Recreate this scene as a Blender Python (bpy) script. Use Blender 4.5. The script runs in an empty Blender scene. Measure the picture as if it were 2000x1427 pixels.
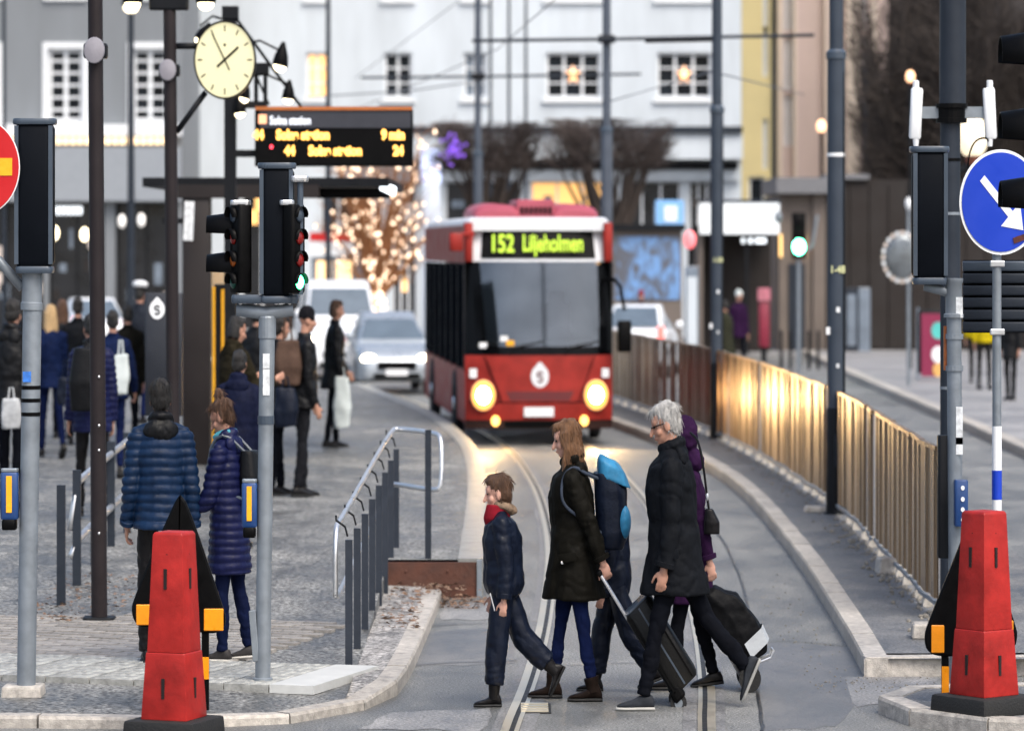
import bpy, bmesh, math, random
import numpy as np
from mathutils import Vector, Matrix, noise

R = math.radians
random.seed(7)
SC = bpy.context.scene
COL = SC.collection

# ---------------------------------------------------------------- camera
# The photograph is a telephoto view (about 135 mm) whose picture is 1.27 times
# taller than a normal lens would give (its clock and round signs are upright ovals),
# so every height in the place is built 1.27 times its usual value (VS, applied once
# to all meshes at the very end).
VS = 1.27
FX, HY, CH = 7500.0, 477.0, 2.67          # focal length in photo pixels, horizon row, camera height
FY = FX * VS
cd = bpy.data.cameras.new('camera'); cam = bpy.data.objects.new('camera', cd); COL.objects.link(cam)
cam.location = (0, 0, CH); cam.rotation_euler = (R(90), 0, 0)
cd.sensor_width = 36; cd.lens = FX / 2000 * 36
cd.shift_y = -(1427 / 2 - HY) / 2000
cd.clip_start = 1; cd.clip_end = 2000
cd.dof.use_dof = True; cd.dof.focus_distance = 28.4; cd.dof.aperture_fstop = 2.1
SC.camera = cam
# ---------------------------------------------------------------- sky and light
wd = bpy.data.worlds.new('World'); SC.world = wd; wd.use_nodes = True
nt = wd.node_tree
sky = nt.nodes.new('ShaderNodeTexSky'); sky.sky_type = 'NISHITA'; sky.sun_disc = False
SUN_EL, SUN_AZ = R(55), R(150)
sky.sun_elevation = SUN_EL; sky.sun_rotation = SUN_AZ; sky.air_density = 1.0; sky.dust_density = 4.6; sky.ozone_density = .25
nt.links.new(sky.outputs[0], nt.nodes['Background'].inputs[0]); nt.nodes['Background'].inputs[1].default_value = 0.15
sl = bpy.data.lights.new('sun', 'SUN'); sl.energy = 1.3; sl.angle = R(34); sl.color = (1, .99, .91)
so = bpy.data.objects.new('sun', sl); COL.objects.link(so)
so.rotation_euler = Vector((math.sin(SUN_AZ) * math.cos(SUN_EL), math.cos(SUN_AZ) * math.cos(SUN_EL), math.sin(SUN_EL))).to_track_quat('Z', 'Y').to_euler()
SC.view_settings.view_transform = 'Standard'; SC.view_settings.look = 'None'
SC.view_settings.gamma = 1; SC.view_settings.use_curve_mapping = False
SC.view_settings.exposure = .86
SC.render.engine = 'CYCLES'; SC.cycles.use_denoising = True; SC.cycles.max_bounces = 6
SC.cycles.sample_clamp_indirect = 6

# ---------------------------------------------------------------- photo -> place
def W(px, py, d):                          # the point seen at a photo pixel, d metres away
    return Vector(((px - 1000) / FX * d, d, CH - (py - HY) / FY * d))
def G(px, py, h=0.0):                      # the point of the ground of height h seen at a photo pixel
    d = FY * (CH - h) / (py - HY)
    return Vector(((px - 1000) / FX * d, d, h))
def XX(px, d): return (px - 1000) / FX * d
def ZZ(py, d): return CH - (py - HY) / FY * d

# ---------------------------------------------------------------- materials
def hx(s, k=1.0):
    s = s.lstrip('#'); v = [int(s[i:i + 2], 16) / 255 for i in (0, 2, 4)]
    return tuple((c / 12.92 if c <= .04045 else ((c + .055) / 1.055) ** 2.4) * k for c in v) + (1,)
MATS = {}
def mat(name, col, rough=.6, metal=0., var=.2, sc=6., bump=.15, rvar=.12, rnd=0., stretch=None, spec=.5, bsc=None, coat=0.):
    if name in MATS: return MATS[name]
    m = bpy.data.materials.new(name); m.use_nodes = True; MATS[name] = m
    if isinstance(col, str): col = hx(col)
    t = m.node_tree; N = t.nodes; L = t.links; p = N['Principled BSDF']
    p.inputs['Metallic'].default_value = metal; p.inputs['Specular IOR Level'].default_value = spec
    p.inputs['Coat Weight'].default_value = coat; p.inputs['Coat Roughness'].default_value = .08
    tc = N.new('ShaderNodeTexCoord'); src = tc.outputs['Object']
    if stretch:
        mp = N.new('ShaderNodeMapping'); mp.inputs['Scale'].default_value = stretch
        L.new(src, mp.inputs[0]); src = mp.outputs[0]
    n = N.new('ShaderNodeTexNoise'); n.inputs['Scale'].default_value = sc; n.inputs['Detail'].default_value = 8; n.inputs['Roughness'].default_value = .62
    L.new(src, n.inputs['Vector'])
    r = N.new('ShaderNodeValToRGB'); r.color_ramp.elements[0].position = .3; r.color_ramp.elements[1].position = .7
    a = [max(0, c * (1 - var)) for c in col[:3]] + [1]; b = [min(1, c * (1 + var)) for c in col[:3]] + [1]
    r.color_ramp.elements[0].color = a; r.color_ramp.elements[1].color = b
    L.new(n.outputs[0], r.inputs[0]); out = r.outputs[0]
    if rnd:
        oi = N.new('ShaderNodeObjectInfo'); mr = N.new('ShaderNodeMapRange')
        mr.inputs[3].default_value = 1 - rnd; mr.inputs[4].default_value = 1 + rnd
        L.new(oi.outputs['Random'], mr.inputs[0])
        hs = N.new('ShaderNodeHueSaturation'); L.new(mr.outputs[0], hs.inputs['Value']); L.new(out, hs.inputs['Color']); out = hs.outputs[0]
    L.new(out, p.inputs['Base Color'])
    mr = N.new('ShaderNodeMapRange'); mr.inputs[1].default_value = .3; mr.inputs[2].default_value = .7
    mr.inputs[3].default_value = max(.03, rough - rvar); mr.inputs[4].default_value = min(1, rough + rvar)
    L.new(n.outputs[0], mr.inputs[0]); L.new(mr.outputs[0], p.inputs['Roughness'])
    if bump:
        n2 = N.new('ShaderNodeTexNoise'); n2.inputs['Scale'].default_value = bsc or sc * 5; n2.inputs['Detail'].default_value = 6
        L.new(src, n2.inputs['Vector'])
        bp = N.new('ShaderNodeBump'); bp.inputs['Strength'].default_value = bump; bp.inputs['Distance'].default_value = .02
        L.new(n2.outputs[0], bp.inputs['Height']); L.new(bp.outputs[0], p.inputs['Normal'])
    return m
def emis(name, col, st, base=None):
    if name in MATS: return MATS[name]
    m = bpy.data.materials.new(name); m.use_nodes = True; MATS[name] = m
    p = m.node_tree.nodes['Principled BSDF']; c = hx(col) if isinstance(col, str) else col
    n = m.node_tree.nodes.new('ShaderNodeTexNoise'); n.inputs['Scale'].default_value = 30
    mx = m.node_tree.nodes.new('ShaderNodeMixRGB'); mx.inputs[1].default_value = base or c
    mx.inputs[2].default_value = [x * .8 for x in (base or c)[:3]] + [1]
    m.node_tree.links.new(n.outputs[0], mx.inputs[0]); m.node_tree.links.new(mx.outputs[0], p.inputs['Base Color'])
    p.inputs['Emission Color'].default_value = c; p.inputs['Emission Strength'].default_value = st
    p.inputs['Roughness'].default_value = .3
    return m
def glass(name, tint=(.55, .62, .68), rough=.06, mixf=.35):
    if name in MATS: return MATS[name]
    m = bpy.data.materials.new(name); m.use_nodes = True; MATS[name] = m
    t = m.node_tree; N = t.nodes; L = t.links; N.remove(N['Principled BSDF'])
    tr = N.new('ShaderNodeBsdfTransparent'); tr.inputs[0].default_value = (*tint, 1)
    gl = N.new('ShaderNodeBsdfGlossy'); gl.inputs['Roughness'].default_value = rough; gl.inputs[0].default_value = (.55, .59, .64, 1)
    fr = N.new('ShaderNodeLayerWeight'); fr.inputs[0].default_value = .3
    n = N.new('ShaderNodeTexNoise'); n.inputs['Scale'].default_value = 3
    ma = N.new('ShaderNodeMath'); ma.operation = 'MULTIPLY_ADD'; ma.inputs[1].default_value = .5; ma.inputs[2].default_value = mixf
    m2 = N.new('ShaderNodeMath'); m2.operation = 'MULTIPLY_ADD'; m2.inputs[1].default_value = .12; m2.use_clamp = True
    L.new(fr.outputs['Fresnel'], ma.inputs[0]); L.new(n.outputs[0], m2.inputs[0]); L.new(ma.outputs[0], m2.inputs[2])
    mx = N.new('ShaderNodeMixShader'); L.new(m2.outputs[0], mx.inputs[0]); L.new(tr.outputs[0], mx.inputs[1]); L.new(gl.outputs[0], mx.inputs[2])
    L.new(mx.outputs[0], N['Material Output'].inputs[0])
    return m

# ---------------------------------------------------------------- mesh builder
class B:
    def __init__(s): s.v = []; s.f = []
    def add(s, vs, fs):
        o = len(s.v); s.v += [tuple(p) for p in vs]; s.f += [tuple(i + o for i in f) for f in fs]; return s
    def box(s, c, sz, rot=None, taper=(1, 1)):
        hx_, hy_, hz_ = sz[0] / 2, sz[1] / 2, sz[2] / 2; c = Vector(c); vs = []
        for z in (-1, 1):
            k = taper if z > 0 else (1, 1)
            for x, y in ((-1, -1), (1, -1), (1, 1), (-1, 1)):
                p = Vector((x * hx_ * k[0], y * hy_ * k[1], z * hz_))
                vs.append((rot @ p if rot else p) + c)
        return s.add(vs, [(3, 2, 1, 0), (4, 5, 6, 7), (0, 1, 5, 4), (1, 2, 6, 5), (2, 3, 7, 6), (3, 0, 4, 7)])
    def bx(s, x0, x1, y0, y1, z0, z1): return s.box(((x0 + x1) / 2, (y0 + y1) / 2, (z0 + z1) / 2), (x1 - x0, y1 - y0, z1 - z0))
    def rbox(s, c, sz, r, rot=None, seg=3, ax='z'):          # box with rounded edges round one axis, softened ends
        i, j, k = {'z': (0, 1, 2), 'y': (0, 2, 1), 'x': (1, 2, 0)}[ax]
        a, b, h = sz[i] / 2, sz[j] / 2, sz[k] / 2; r = min(r, a * .98, b * .98); e = min(r * .5, h * .5)
        def ring(ins, hh):
            o = []
            for q, (sx, sy) in enumerate(((1, 1), (-1, 1), (-1, -1), (1, -1))):
                for t in range(seg + 1):
                    an = math.pi / 2 * (q + t / seg); rr = r - ins * .6
                    p = [0, 0, 0]; p[i] = sx * (a - r) + max(rr, .001) * math.cos(an); p[j] = sy * (b - r) + max(rr, .001) * math.sin(an); p[k] = hh
                    p = Vector(p); o.append((rot @ p if rot else p) + Vector(c))
            return o
        return s.loft([ring(e, -h), ring(0, -h + e), ring(0, h - e), ring(e, h)])
    def loft(s, rings, caps=True, closed=True):
        n = len(rings[0]); vs = [p for r in rings for p in r]; fs = []
        for a in range(len(rings) - 1):
            for q in range(n if closed else n - 1):
                w = (q + 1) % n; fs.append((a * n + q, a * n + w, (a + 1) * n + w, (a + 1) * n + q))
        if caps: fs += [tuple(range(n - 1, -1, -1)), tuple(range((len(rings) - 1) * n, len(rings) * n))]
        return s.add(vs, fs)
    def cyl(s, p, q, r1, r2=None, n=12, caps=True):
        p, q = Vector(p), Vector(q); r2 = r1 if r2 is None else r2
        d = q - p; M = d.to_track_quat('Z', 'Y').to_matrix() if d.length > 1e-9 else Matrix.Identity(3)
        ring = lambda c, r: [c + M @ Vector((r * math.cos(t * 2 * math.pi / n), r * math.sin(t * 2 * math.pi / n), 0)) for t in range(n)]
        return s.loft([ring(p, r1), ring(q, r2)], caps)
    def lathe(s, p, axis, prof, n=20):                        # prof: (distance along axis, radius)
        p = Vector(p); M = Vector(axis).to_track_quat('Z', 'Y').to_matrix()
        return s.loft([[p + M @ Vector((max(r, 1e-4) * math.cos(t * 2 * math.pi / n), max(r, 1e-4) * math.sin(t * 2 * math.pi / n), h)) for t in range(n)] for h, r in prof])
    def tube(s, pts, r, n=10):
        pts = [Vector(p) for p in pts]; rs = r if isinstance(r, (list, tuple)) else [r] * len(pts); rings = []; u = None
        for i, p in enumerate(pts):
            d = (pts[min(i + 1, len(pts) - 1)] - pts[max(i - 1, 0)]).normalized()
            if u is None: u = d.orthogonal()
            u = (u - d * u.dot(d)); u = u.normalized() if u.length > 1e-6 else d.orthogonal().normalized(); v = u.cross(d).normalized()
            rings.append([p + (u * math.cos(t * 2 * math.pi / n) + v * math.sin(t * 2 * math.pi / n)) * rs[i] for t in range(n)])
        return s.loft(rings)
    def cap(s, p, q, r1, r2=None, n=12, k=3):                 # tapered capsule
        p, q = Vector(p), Vector(q); r2 = r1 if r2 is None else r2; d = q - p; L = max(d.length, 1e-5)
        pr = [(-r1 * math.cos(a * math.pi / 2 / k), max(1e-4, r1 * math.sin(a * math.pi / 2 / k))) for a in range(k + 1)]
        pr += [(L + r2 * math.sin(a * math.pi / 2 / k), max(1e-4, r2 * math.cos(a * math.pi / 2 / k))) for a in range(k + 1)]
        return s.lathe(p, d if d.length > 1e-5 else (0, 0, 1), pr, n)
    def ell(s, c, r, rot=None, n=16, m=9):
        c = Vector(c); rings = []
        for a in range(m + 1):
            t = math.pi * a / m - math.pi / 2; cr = max(math.cos(t), 1e-3)
            ring = []
            for b in range(n):
                u = 2 * math.pi * b / n; p = Vector((r[0] * cr * math.cos(u), r[1] * cr * math.sin(u), r[2] * math.sin(t)))
                ring.append((rot @ p if rot else p) + c)
            rings.append(ring)
        return s.loft(rings)
    def prism(s, poly, y0, y1):                               # polygon in (x, z) pushed along y
        n = len(poly); vs = [(x, y0, z) for x, z in poly] + [(x, y1, z) for x, z in poly]
        fs = [tuple(range(n)), tuple(range(2 * n - 1, n - 1, -1))] + [(i, i + n, (i + 1) % n + n, (i + 1) % n) for i in range(n)]
        return s.add(vs, fs)
    def slab(s, poly, z0, z1):                                # polygon in (x, y) pushed along z
        n = len(poly); vs = [(x, y, z0) for x, y in poly] + [(x, y, z1) for x, y in poly]
        return s.add(vs, [tuple(range(n - 1, -1, -1)), tuple(range(n, 2 * n))] + [(i, (i + 1) % n, (i + 1) % n + n, i + n) for i in range(n)])
    def disc(s, c, r, y0, y1, n=40): return s.prism([(c[0] + r * math.cos(2 * math.pi * t / n), c[1] + r * math.sin(2 * math.pi * t / n)) for t in range(n)], y0, y1)
    def mesh(s, name='m', fix=True):
        me = bpy.data.meshes.new(name); me.from_pydata(s.v, [], s.f)
        if fix:
            bm = bmesh.new(); bm.from_mesh(me); bmesh.ops.recalc_face_normals(bm, faces=bm.faces); bm.to_mesh(me); bm.free()
        return me
    def bev(s, w, seg=2):
        me = s.mesh(); bm = bmesh.new(); bm.from_mesh(me)
        bmesh.ops.bevel(bm, geom=[e for e in bm.edges if len(e.link_faces) == 2 and e.calc_face_angle(0) > .4], offset=w, segments=seg, affect='EDGES', profile=.6)
        bm.to_mesh(me); bm.free(); return me

def tag(o, label=None, cat=None, group=None, kind=None):
    if label: o['label'] = label
    if cat: o['category'] = cat
    if group: o['group'] = group
    if kind: o['kind'] = kind
    return o
def thing(name, label, cat, loc=(0, 0, 0), rz=0., group=None):
    o = bpy.data.objects.new(name, None); COL.objects.link(o); o.empty_display_size = .2
    o.location = loc; o.rotation_euler = (0, 0, rz)
    return tag(o, label, cat, group)
def obj(name, b, m, parent=None, smooth=None, loc=None, rz=0.):
    me = b.mesh(name) if isinstance(b, B) else b
    if not me.materials: me.materials.append(m)
    if smooth is not None:
        try: me.shade_smooth() if smooth is True else me.set_sharp_from_angle(angle=R(smooth))
        except Exception: pass
        if smooth is not True:
            me.polygons.foreach_set('use_smooth', [True] * len(me.polygons))
    o = bpy.data.objects.new(name, me); COL.objects.link(o)
    if parent: o.parent = parent
    if loc is not None: o.location = loc
    o.rotation_euler = (0, 0, rz)
    return o
def struct(name, b, m, **k): return tag(obj(name, b, m, **k), kind='structure')
def dup(o, parent=None, loc=None, rz=None):
    c = o.copy(); COL.objects.link(c); c.parent = parent
    if loc is not None: c.location = loc
    if rz is not None: c.rotation_euler = (0, 0, rz)
    for ch in list(o.children): dup(ch, c)
    return c
def text(s, size, m, parent, name, loc, bold=0., ext=.002, align='LEFT', sx=1., rz=0.):
    cu = bpy.data.curves.new('t', 'FONT'); cu.body = s; cu.size = size; cu.extrude = ext; cu.offset = bold; cu.align_x = align
    o = bpy.data.objects.new('t', cu); COL.objects.link(o)
    me = bpy.data.meshes.new_from_object(o.evaluated_get(bpy.context.evaluated_depsgraph_get()))
    bpy.data.objects.remove(o); bpy.data.curves.remove(cu)
    me.transform(Matrix(((sx, 0, 0, 0), (0, 0, -1, 0), (0, 1, 0, 0), (0, 0, 0, 1)))); me.materials.clear()
    return obj(name, me, m, parent, loc=loc, rz=rz)
def remesh(b, vox, sm=4, f=.5):
    o = bpy.data.objects.new('t', b.mesh()); COL.objects.link(o)
    md = o.modifiers.new('r', 'REMESH'); md.mode = 'VOXEL'; md.voxel_size = vox; md.use_smooth_shade = True
    if sm: s2 = o.modifiers.new('s', 'SMOOTH'); s2.iterations = sm; s2.factor = f
    me = bpy.data.meshes.new_from_object(o.evaluated_get(bpy.context.evaluated_depsgraph_get()))
    old = o.data; bpy.data.objects.remove(o); bpy.data.meshes.remove(old)
    me.polygons.foreach_set('use_smooth', [True] * len(me.polygons))
    return me
def displace(me, fn):                                          # move each vertex along its normal by fn(co)
    n = len(me.vertices); co = np.empty(n * 3); me.vertices.foreach_get('co', co); co = co.reshape(-1, 3)
    no = np.empty(n * 3); me.vertex_normals.foreach_get('vector', no); no = no.reshape(-1, 3)
    d = fn(co)
    me.vertices.foreach_set('co', (co + no * d[:, None]).ravel()); me.update()
    return me
def nz(co, s, off=0.):
    s = np.array(s, float); return np.array([noise.noise(Vector(p)) for p in co * s + off])
def poly_at(pts, t):                                           # x at distance t on a polyline of (x, y)
    return float(np.interp(t, [p[1] for p in pts], [p[0] for p in pts]))

# ================================================================= setting: ground
def asphalt(name, c0, c1, r0, r1, big=.25, grit=90., bump=.5, gcon=.3):
    m = bpy.data.materials.new(name); m.use_nodes = True; MATS[name] = m
    t = m.node_tree; N = t.nodes; L = t.links; p = N['Principled BSDF']
    tc = N.new('ShaderNodeTexCoord')
    def no(s, d=6, st=None):
        n = N.new('ShaderNodeTexNoise'); n.inputs['Scale'].default_value = s; n.inputs['Detail'].default_value = d; n.inputs['Roughness'].default_value = .6
        src = tc.outputs['Object']
        if st: mp = N.new('ShaderNodeMapping'); mp.inputs['Scale'].default_value = st; L.new(src, mp.inputs[0]); src = mp.outputs[0]
        L.new(src, n.inputs['Vector']); return n.outputs[0]
    A, Bn, C = no(big), no(grit, 3), no(big * 6, 8, (1, .35, 1))
    r = N.new('ShaderNodeValToRGB'); r.color_ramp.elements[0].color = (*c0, 1); r.color_ramp.elements[1].color = (*c1, 1)
    r.color_ramp.elements[0].position = .36; r.color_ramp.elements[1].position = .64
    mx = N.new('ShaderNodeMath'); mx.operation = 'MULTIPLY_ADD'; mx.inputs[1].default_value = .5
    h = N.new('ShaderNodeMath'); h.operation = 'MULTIPLY'; h.inputs[1].default_value = .5
    L.new(C, h.inputs[0]); L.new(A, mx.inputs[0]); L.new(h.outputs[0], mx.inputs[2]); L.new(mx.outputs[0], r.inputs[0])
    g = N.new('ShaderNodeMapRange'); g.inputs[1].default_value = .3; g.inputs[2].default_value = .7; g.inputs[3].default_value = 1 - gcon; g.inputs[4].default_value = 1 + gcon
    L.new(Bn, g.inputs[0])
    hs = N.new('ShaderNodeHueSaturation'); L.new(r.outputs[0], hs.inputs['Color']); L.new(g.outputs[0], hs.inputs['Value']); L.new(hs.outputs[0], p.inputs['Base Color'])
    mr = N.new('ShaderNodeMapRange'); mr.inputs[1].default_value = .38; mr.inputs[2].default_value = .62; mr.inputs[3].default_value = r0; mr.inputs[4].default_value = r1
    L.new(mx.outputs[0], mr.inputs[0]); L.new(mr.outputs[0], p.inputs['Roughness'])
    bp = N.new('ShaderNodeBump'); bp.inputs['Strength'].default_value = bump; bp.inputs['Distance'].default_value = .012
    L.new(Bn, bp.inputs['Height']); L.new(bp.outputs[0], p.inputs['Normal'])
    return m
M_STREET = asphalt('wet_asphalt', (.07, .072, .071), (.215, .219, .216), .34, .75, .3, 55, 1.0, .85)
M_PAVE = asphalt('gritty_pavement', (.055, .056, .054), (.2, .202, .197), .28, .85, .6, 30, 1.0, 1.25)
M_ISLE = asphalt('island_asphalt', (.07, .072, .075), (.17, .172, .175), .4, .8, .6, 50, .8, .7)
M_GRAN = mat('granite', '#a39e97', .62, var=.38, sc=14, bump=.35, rnd=.14, bsc=90)
M_SLAB = mat('white_tile', '#8f908d', .6, var=.42, sc=9, bump=.3, rnd=.07, bsc=80)
M_PAVER = mat('paver', '#86827d', .6, var=.35, sc=12, bump=.35, rnd=.2, bsc=70)
M_STEEL = mat('rail_steel', '#d9cfba', .4, metal=.85, var=.05, sc=2, bump=0)
M_GROOVE = mat('groove', '#17181a', .6)
M_RUST = mat('rust_steel', '#4a2a1e', .7, var=.4, sc=5, bump=.3)
M_GALV = mat('galvanised', '#7d858d', .48, metal=.35, var=.16, sc=7, bump=.06)
M_DARK = mat('dark_paint', '#15171b', .5, spec=.15, var=.16, sc=5, bump=.05)
M_DARK2 = mat('charcoal_paint', '#272d36', .5, spec=.2, var=.14, sc=4, bump=.05)
M_BROWNP = mat('brown_black_paint', '#241f21', .5, spec=.2, var=.14, sc=4, bump=.05)
M_BLACK = mat('black_plastic', '#050506', .5, spec=.1, var=.25, sc=10, bump=.05)
M_RUB = mat('black_rubber', '#141516', .75, var=.3, sc=12, bump=.3)
M_INOX = mat('inox', '#d4d6d9', .36, metal=.9, var=.08, sc=6, bump=.03)
M_WHITE = mat('white_paint', '#dcdfe2', .5, var=.06, sc=4, bump=.04)
M_ORANGE = mat('orange_reflector', '#f0930c', .35, var=.1, sc=18, bump=.15, bsc=160)
M_YEL = mat('yellow_paint', '#e8a712', .45, var=.08)
M_SIGBACK = mat('signal_back', '#070b12', .55, spec=.08, var=.15, sc=5, bump=.05)
M_SIGTRIM = mat('signal_trim', '#3b4653', .35, var=.1, sc=5, bump=.03)

def res(pts, step):                                             # resample a polyline of tuples
    P = [np.array(p, float) for p in pts]; s = [0]
    for a, c in zip(P, P[1:]): s.append(s[-1] + np.linalg.norm((c - a)[:2]))
    n = max(2, int(round(s[-1] / step)) + 1)
    return [tuple(np.interp(t, s, [p[k] for p in P]) for k in range(len(P[0]))) for t in np.linspace(0, s[-1], n)]
def smooth_line(pts, k=3):
    P = [np.array(p, float) for p in pts]
    for _ in range(k):
        Q = [P[0]]
        for a, c in zip(P, P[1:]): Q += [a * .75 + c * .25, a * .25 + c * .75]
        P = Q + [P[-1]]
    return [tuple(p) for p in P]
def offs(pts, w):                                               # shift a polyline sideways (left of its direction)
    o = []
    for i, p in enumerate(pts):
        a, c = pts[max(i - 1, 0)], pts[min(i + 1, len(pts) - 1)]
        dx, dy = c[0] - a[0], c[1] - a[1]; l = math.hypot(dx, dy) or 1
        o.append((p[0] - dy / l * w, p[1] + dx / l * w) + tuple(p[2:]))
    return o
b = B(); b.add([(-250, 2, 0), (250, 2, 0), (250, 500, 0), (-250, 500, 0)], [(0, 1, 2, 3)])
struct('street', b, M_STREET)
# relaid patches and seams in the asphalt
M_PATCH = asphalt('patch_asphalt', (.07, .071, .073), (.16, .161, .163), .3, .65, .5, 60, .5, .35)
M_PATCH2 = asphalt('pale_patch', (.12, .12, .121), (.25, .25, .25), .4, .75, .6, 45, .7, .6)
M_TAR = mat('tar_seam', '#121315', .35, var=.3, sc=6)
PZ = [.0016]
def patch(pix, m):
    z = PZ[0]; PZ[0] += .0004
    P = []
    for a, c in zip(pix, pix[1:] + pix[:1]):
        for k in range(5):
            v = G(a[0] + (c[0] - a[0]) * k / 5, a[1] + (c[1] - a[1]) * k / 5); P.append((v.x + random.uniform(-.025, .025), v.y + random.uniform(-.12, .12)))
    bb = B(); bb.add([(x, y, z) for x, y in P], [tuple(range(len(P)))]); struct('asphalt_patch', bb, m)
patch([(795, 1235), (1015, 1222), (1000, 1292), (765, 1305)], M_PATCH)
patch([(1480, 1255), (1660, 1262), (1700, 1330), (1640, 1420), (1490, 1426)], M_PATCH)
patch([(1650, 1325), (1850, 1318), (1760, 1372), (1675, 1380)], M_PATCH2)
patch([(870, 1180), (1010, 1172), (1010, 1205), (860, 1212)], M_PATCH2)
patch([(760, 1395), (965, 1380), (940, 1426), (700, 1426)], M_PATCH2)
for q in ([(790, 1300), (900, 1294), (1010, 1291)], [(1400, 1255), (1520, 1250), (1660, 1262)], [(1490, 1427), (1480, 1330), (1475, 1255), (1452, 1140), (1400, 1030), (1330, 950)], [(830, 1225), (900, 1218), (1030, 1214)], [(1100, 1300), (1200, 1296), (1350, 1292)]):
    pts = smooth_line([tuple(G(*p))[:2] for p in q], 2); pts = [(x + random.uniform(-.012, .012), y + random.uniform(-.03, .03)) for x, y in pts]; A_, C_ = offs(pts, .012), offs(pts, -.012); bb = B()
    for i in range(len(pts) - 1): bb.add([(*A_[i], .0075), (*A_[i + 1], .0075), (*C_[i + 1], .0075), (*C_[i], .0075)], [(0, 1, 2, 3)])
    struct('tar_seam', bb, M_TAR)

def kerb(pts, w, step=.95, m=None, gap=.008):                   # pts: (x, y, ztop) on the street edge; stones to the left
    root = thing('kerb', None, None); root['kind'] = 'structure'
    P = res(pts, step); Q = offs(P, w)
    for i in range(len(P) - 1):
        a, c, d, e = [Vector(v) for v in (P[i], P[i + 1], Q[i + 1], Q[i])]
        u = (c - a).normalized() * gap; f = (d - e).normalized() * gap
        a += u; c -= u; d -= f; e += f
        jz = random.uniform(-.004, .004); n = (e - a).normalized() * .012
        bb = B(); T = [Vector((p.x, p.y, p.z + jz)) for p in (a, c, d, e)]
        lo = [Vector((p.x, p.y, -.05)) for p in (a, c, d, e)]
        mid = [T[0] - Vector((0, 0, .018)), T[1] - Vector((0, 0, .018)), T[2], T[3]]
        top = [T[0] + n, T[1] + n, T[2], T[3]]
        bb.add(lo + mid + top, [(3, 2, 1, 0), (0, 1, 5, 4), (1, 2, 6, 5), (2, 3, 7, 6), (3, 0, 4, 7), (4, 5, 9, 8), (8, 9, 10, 11), (5, 6, 10, 9), (7, 4, 8, 11)])
        obj('kerb_stone', bb, m or M_GRAN, root)
    return Q

# ---- left pavement, ramp and platform
def gz(px, py, z): v = G(px, py, z); return (v.x, v.y, z)
front = [gz(-700, 1392, .07), gz(0, 1396, .07), gz(240, 1398, .07), gz(440, 1404, .06), gz(545, 1397, .055), gz(640, 1384, .05), gz(715, 1367, .055)]
side = [gz(745, 1351, .08), gz(778, 1326, .1), gz(802, 1290, .1), gz(822, 1245, .1), gz(846, 1190, .1), gz(862, 1150, .1)]
kf = smooth_line(front + side, 2)
kin = kerb(kf, .16)
kin = [p for p in kin]
b = B()
ci = min(range(len(kin)), key=lambda i: abs(kin[i][1] - 28.1) + (10 if kin[i][0] < -1.6 else 0))
A = kin[:ci + 1]; n = len(A)
for i in range(n - 1):
    t0, t1 = i / (n - 1), (i + 1) / (n - 1)
    x0, x1 = A[0][0] + (-1.2 - A[0][0]) * t0, A[0][0] + (-1.2 - A[0][0]) * t1
    b.add([(A[i][0], A[i][1], A[i][2] - .006), (A[i + 1][0], A[i + 1][1], A[i + 1][2] - .006), (x1, 31.5, .096), (x0, 31.5, .096)], [(0, 1, 2, 3)])
x0 = A[0][0]
b.add([(x0, 31.5, .096), (-1.2, 31.5, .096), (-1.2, 38, .28), (x0, 38, .28), (-1.2, 38, -.1), (-1.2, 31.5, -.1)], [(0, 1, 2, 3), (1, 5, 4, 2)])
b.add([(-18, 26, .09), (x0, 26, .09), (x0, 31.5, .096), (-18, 31.5, .096)], [(0, 1, 2, 3)])
b.add([(-18, 31.5, .096), (x0, 31.5, .096), (x0, 38, .28), (-18, 38, .28)], [(0, 1, 2, 3)])
edge = smooth_line([(-.28, 37), (-.285, 43.5), (-.33, 50.3), (-.5, 57.2), (-.84, 62.7), (-1.39, 69.4), (-2.1, 75), (-3.3, 84)], 2)
ein = offs(edge, .24)
n = len(ein)
b.add([(-1.2, 37, .28), (ein[0][0], 37, .28), (poly_at(ein, 38), 38, .28), (-1.2, 38, .28)], [(0, 1, 2, 3)])
ein = [(poly_at(ein, 38), 38)] + [p for p in ein if p[1] > 38.2]; n = len(ein)
for i in range(n - 1):
    b.add([(-18, ein[i][1], .28), (ein[i][0], ein[i][1], .28), (ein[i + 1][0], ein[i + 1][1], .28), (-18, ein[i + 1][1], .28)], [(0, 1, 2, 3)])
b.add([(-18, 84, .28), (ein[-1][0], ein[-1][1], .28), (ein[-1][0], ein[-1][1] + .2, -.05), (-18, 84.2, -.05)], [(0, 1, 2, 3)])
struct('pavement', b, M_PAVE)
b = B()
G2 = [p for p in kin[ci:]]
for p, q in zip(G2, G2[1:]):
    b.add([(-1.2, p[1], .094), (p[0], p[1], p[2] - .006), (q[0], q[1], q[2] - .006), (-1.2, q[1], .094)], [(0, 1, 2, 3)])
b.add([(-1.2, G2[-1][1], .094), (G2[-1][0], G2[-1][1], .094), (G2[-1][0], 37.05, .08), (-1.2, 37.05, .094)], [(0, 1, 2, 3)])
M_GRAVEL = asphalt('gravel_strip', (.1, .097, .094), (.36, .35, .34), .6, .9, 2, 30, 1.0, .95)
struct('gravel_strip', b, M_GRAVEL)
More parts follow.
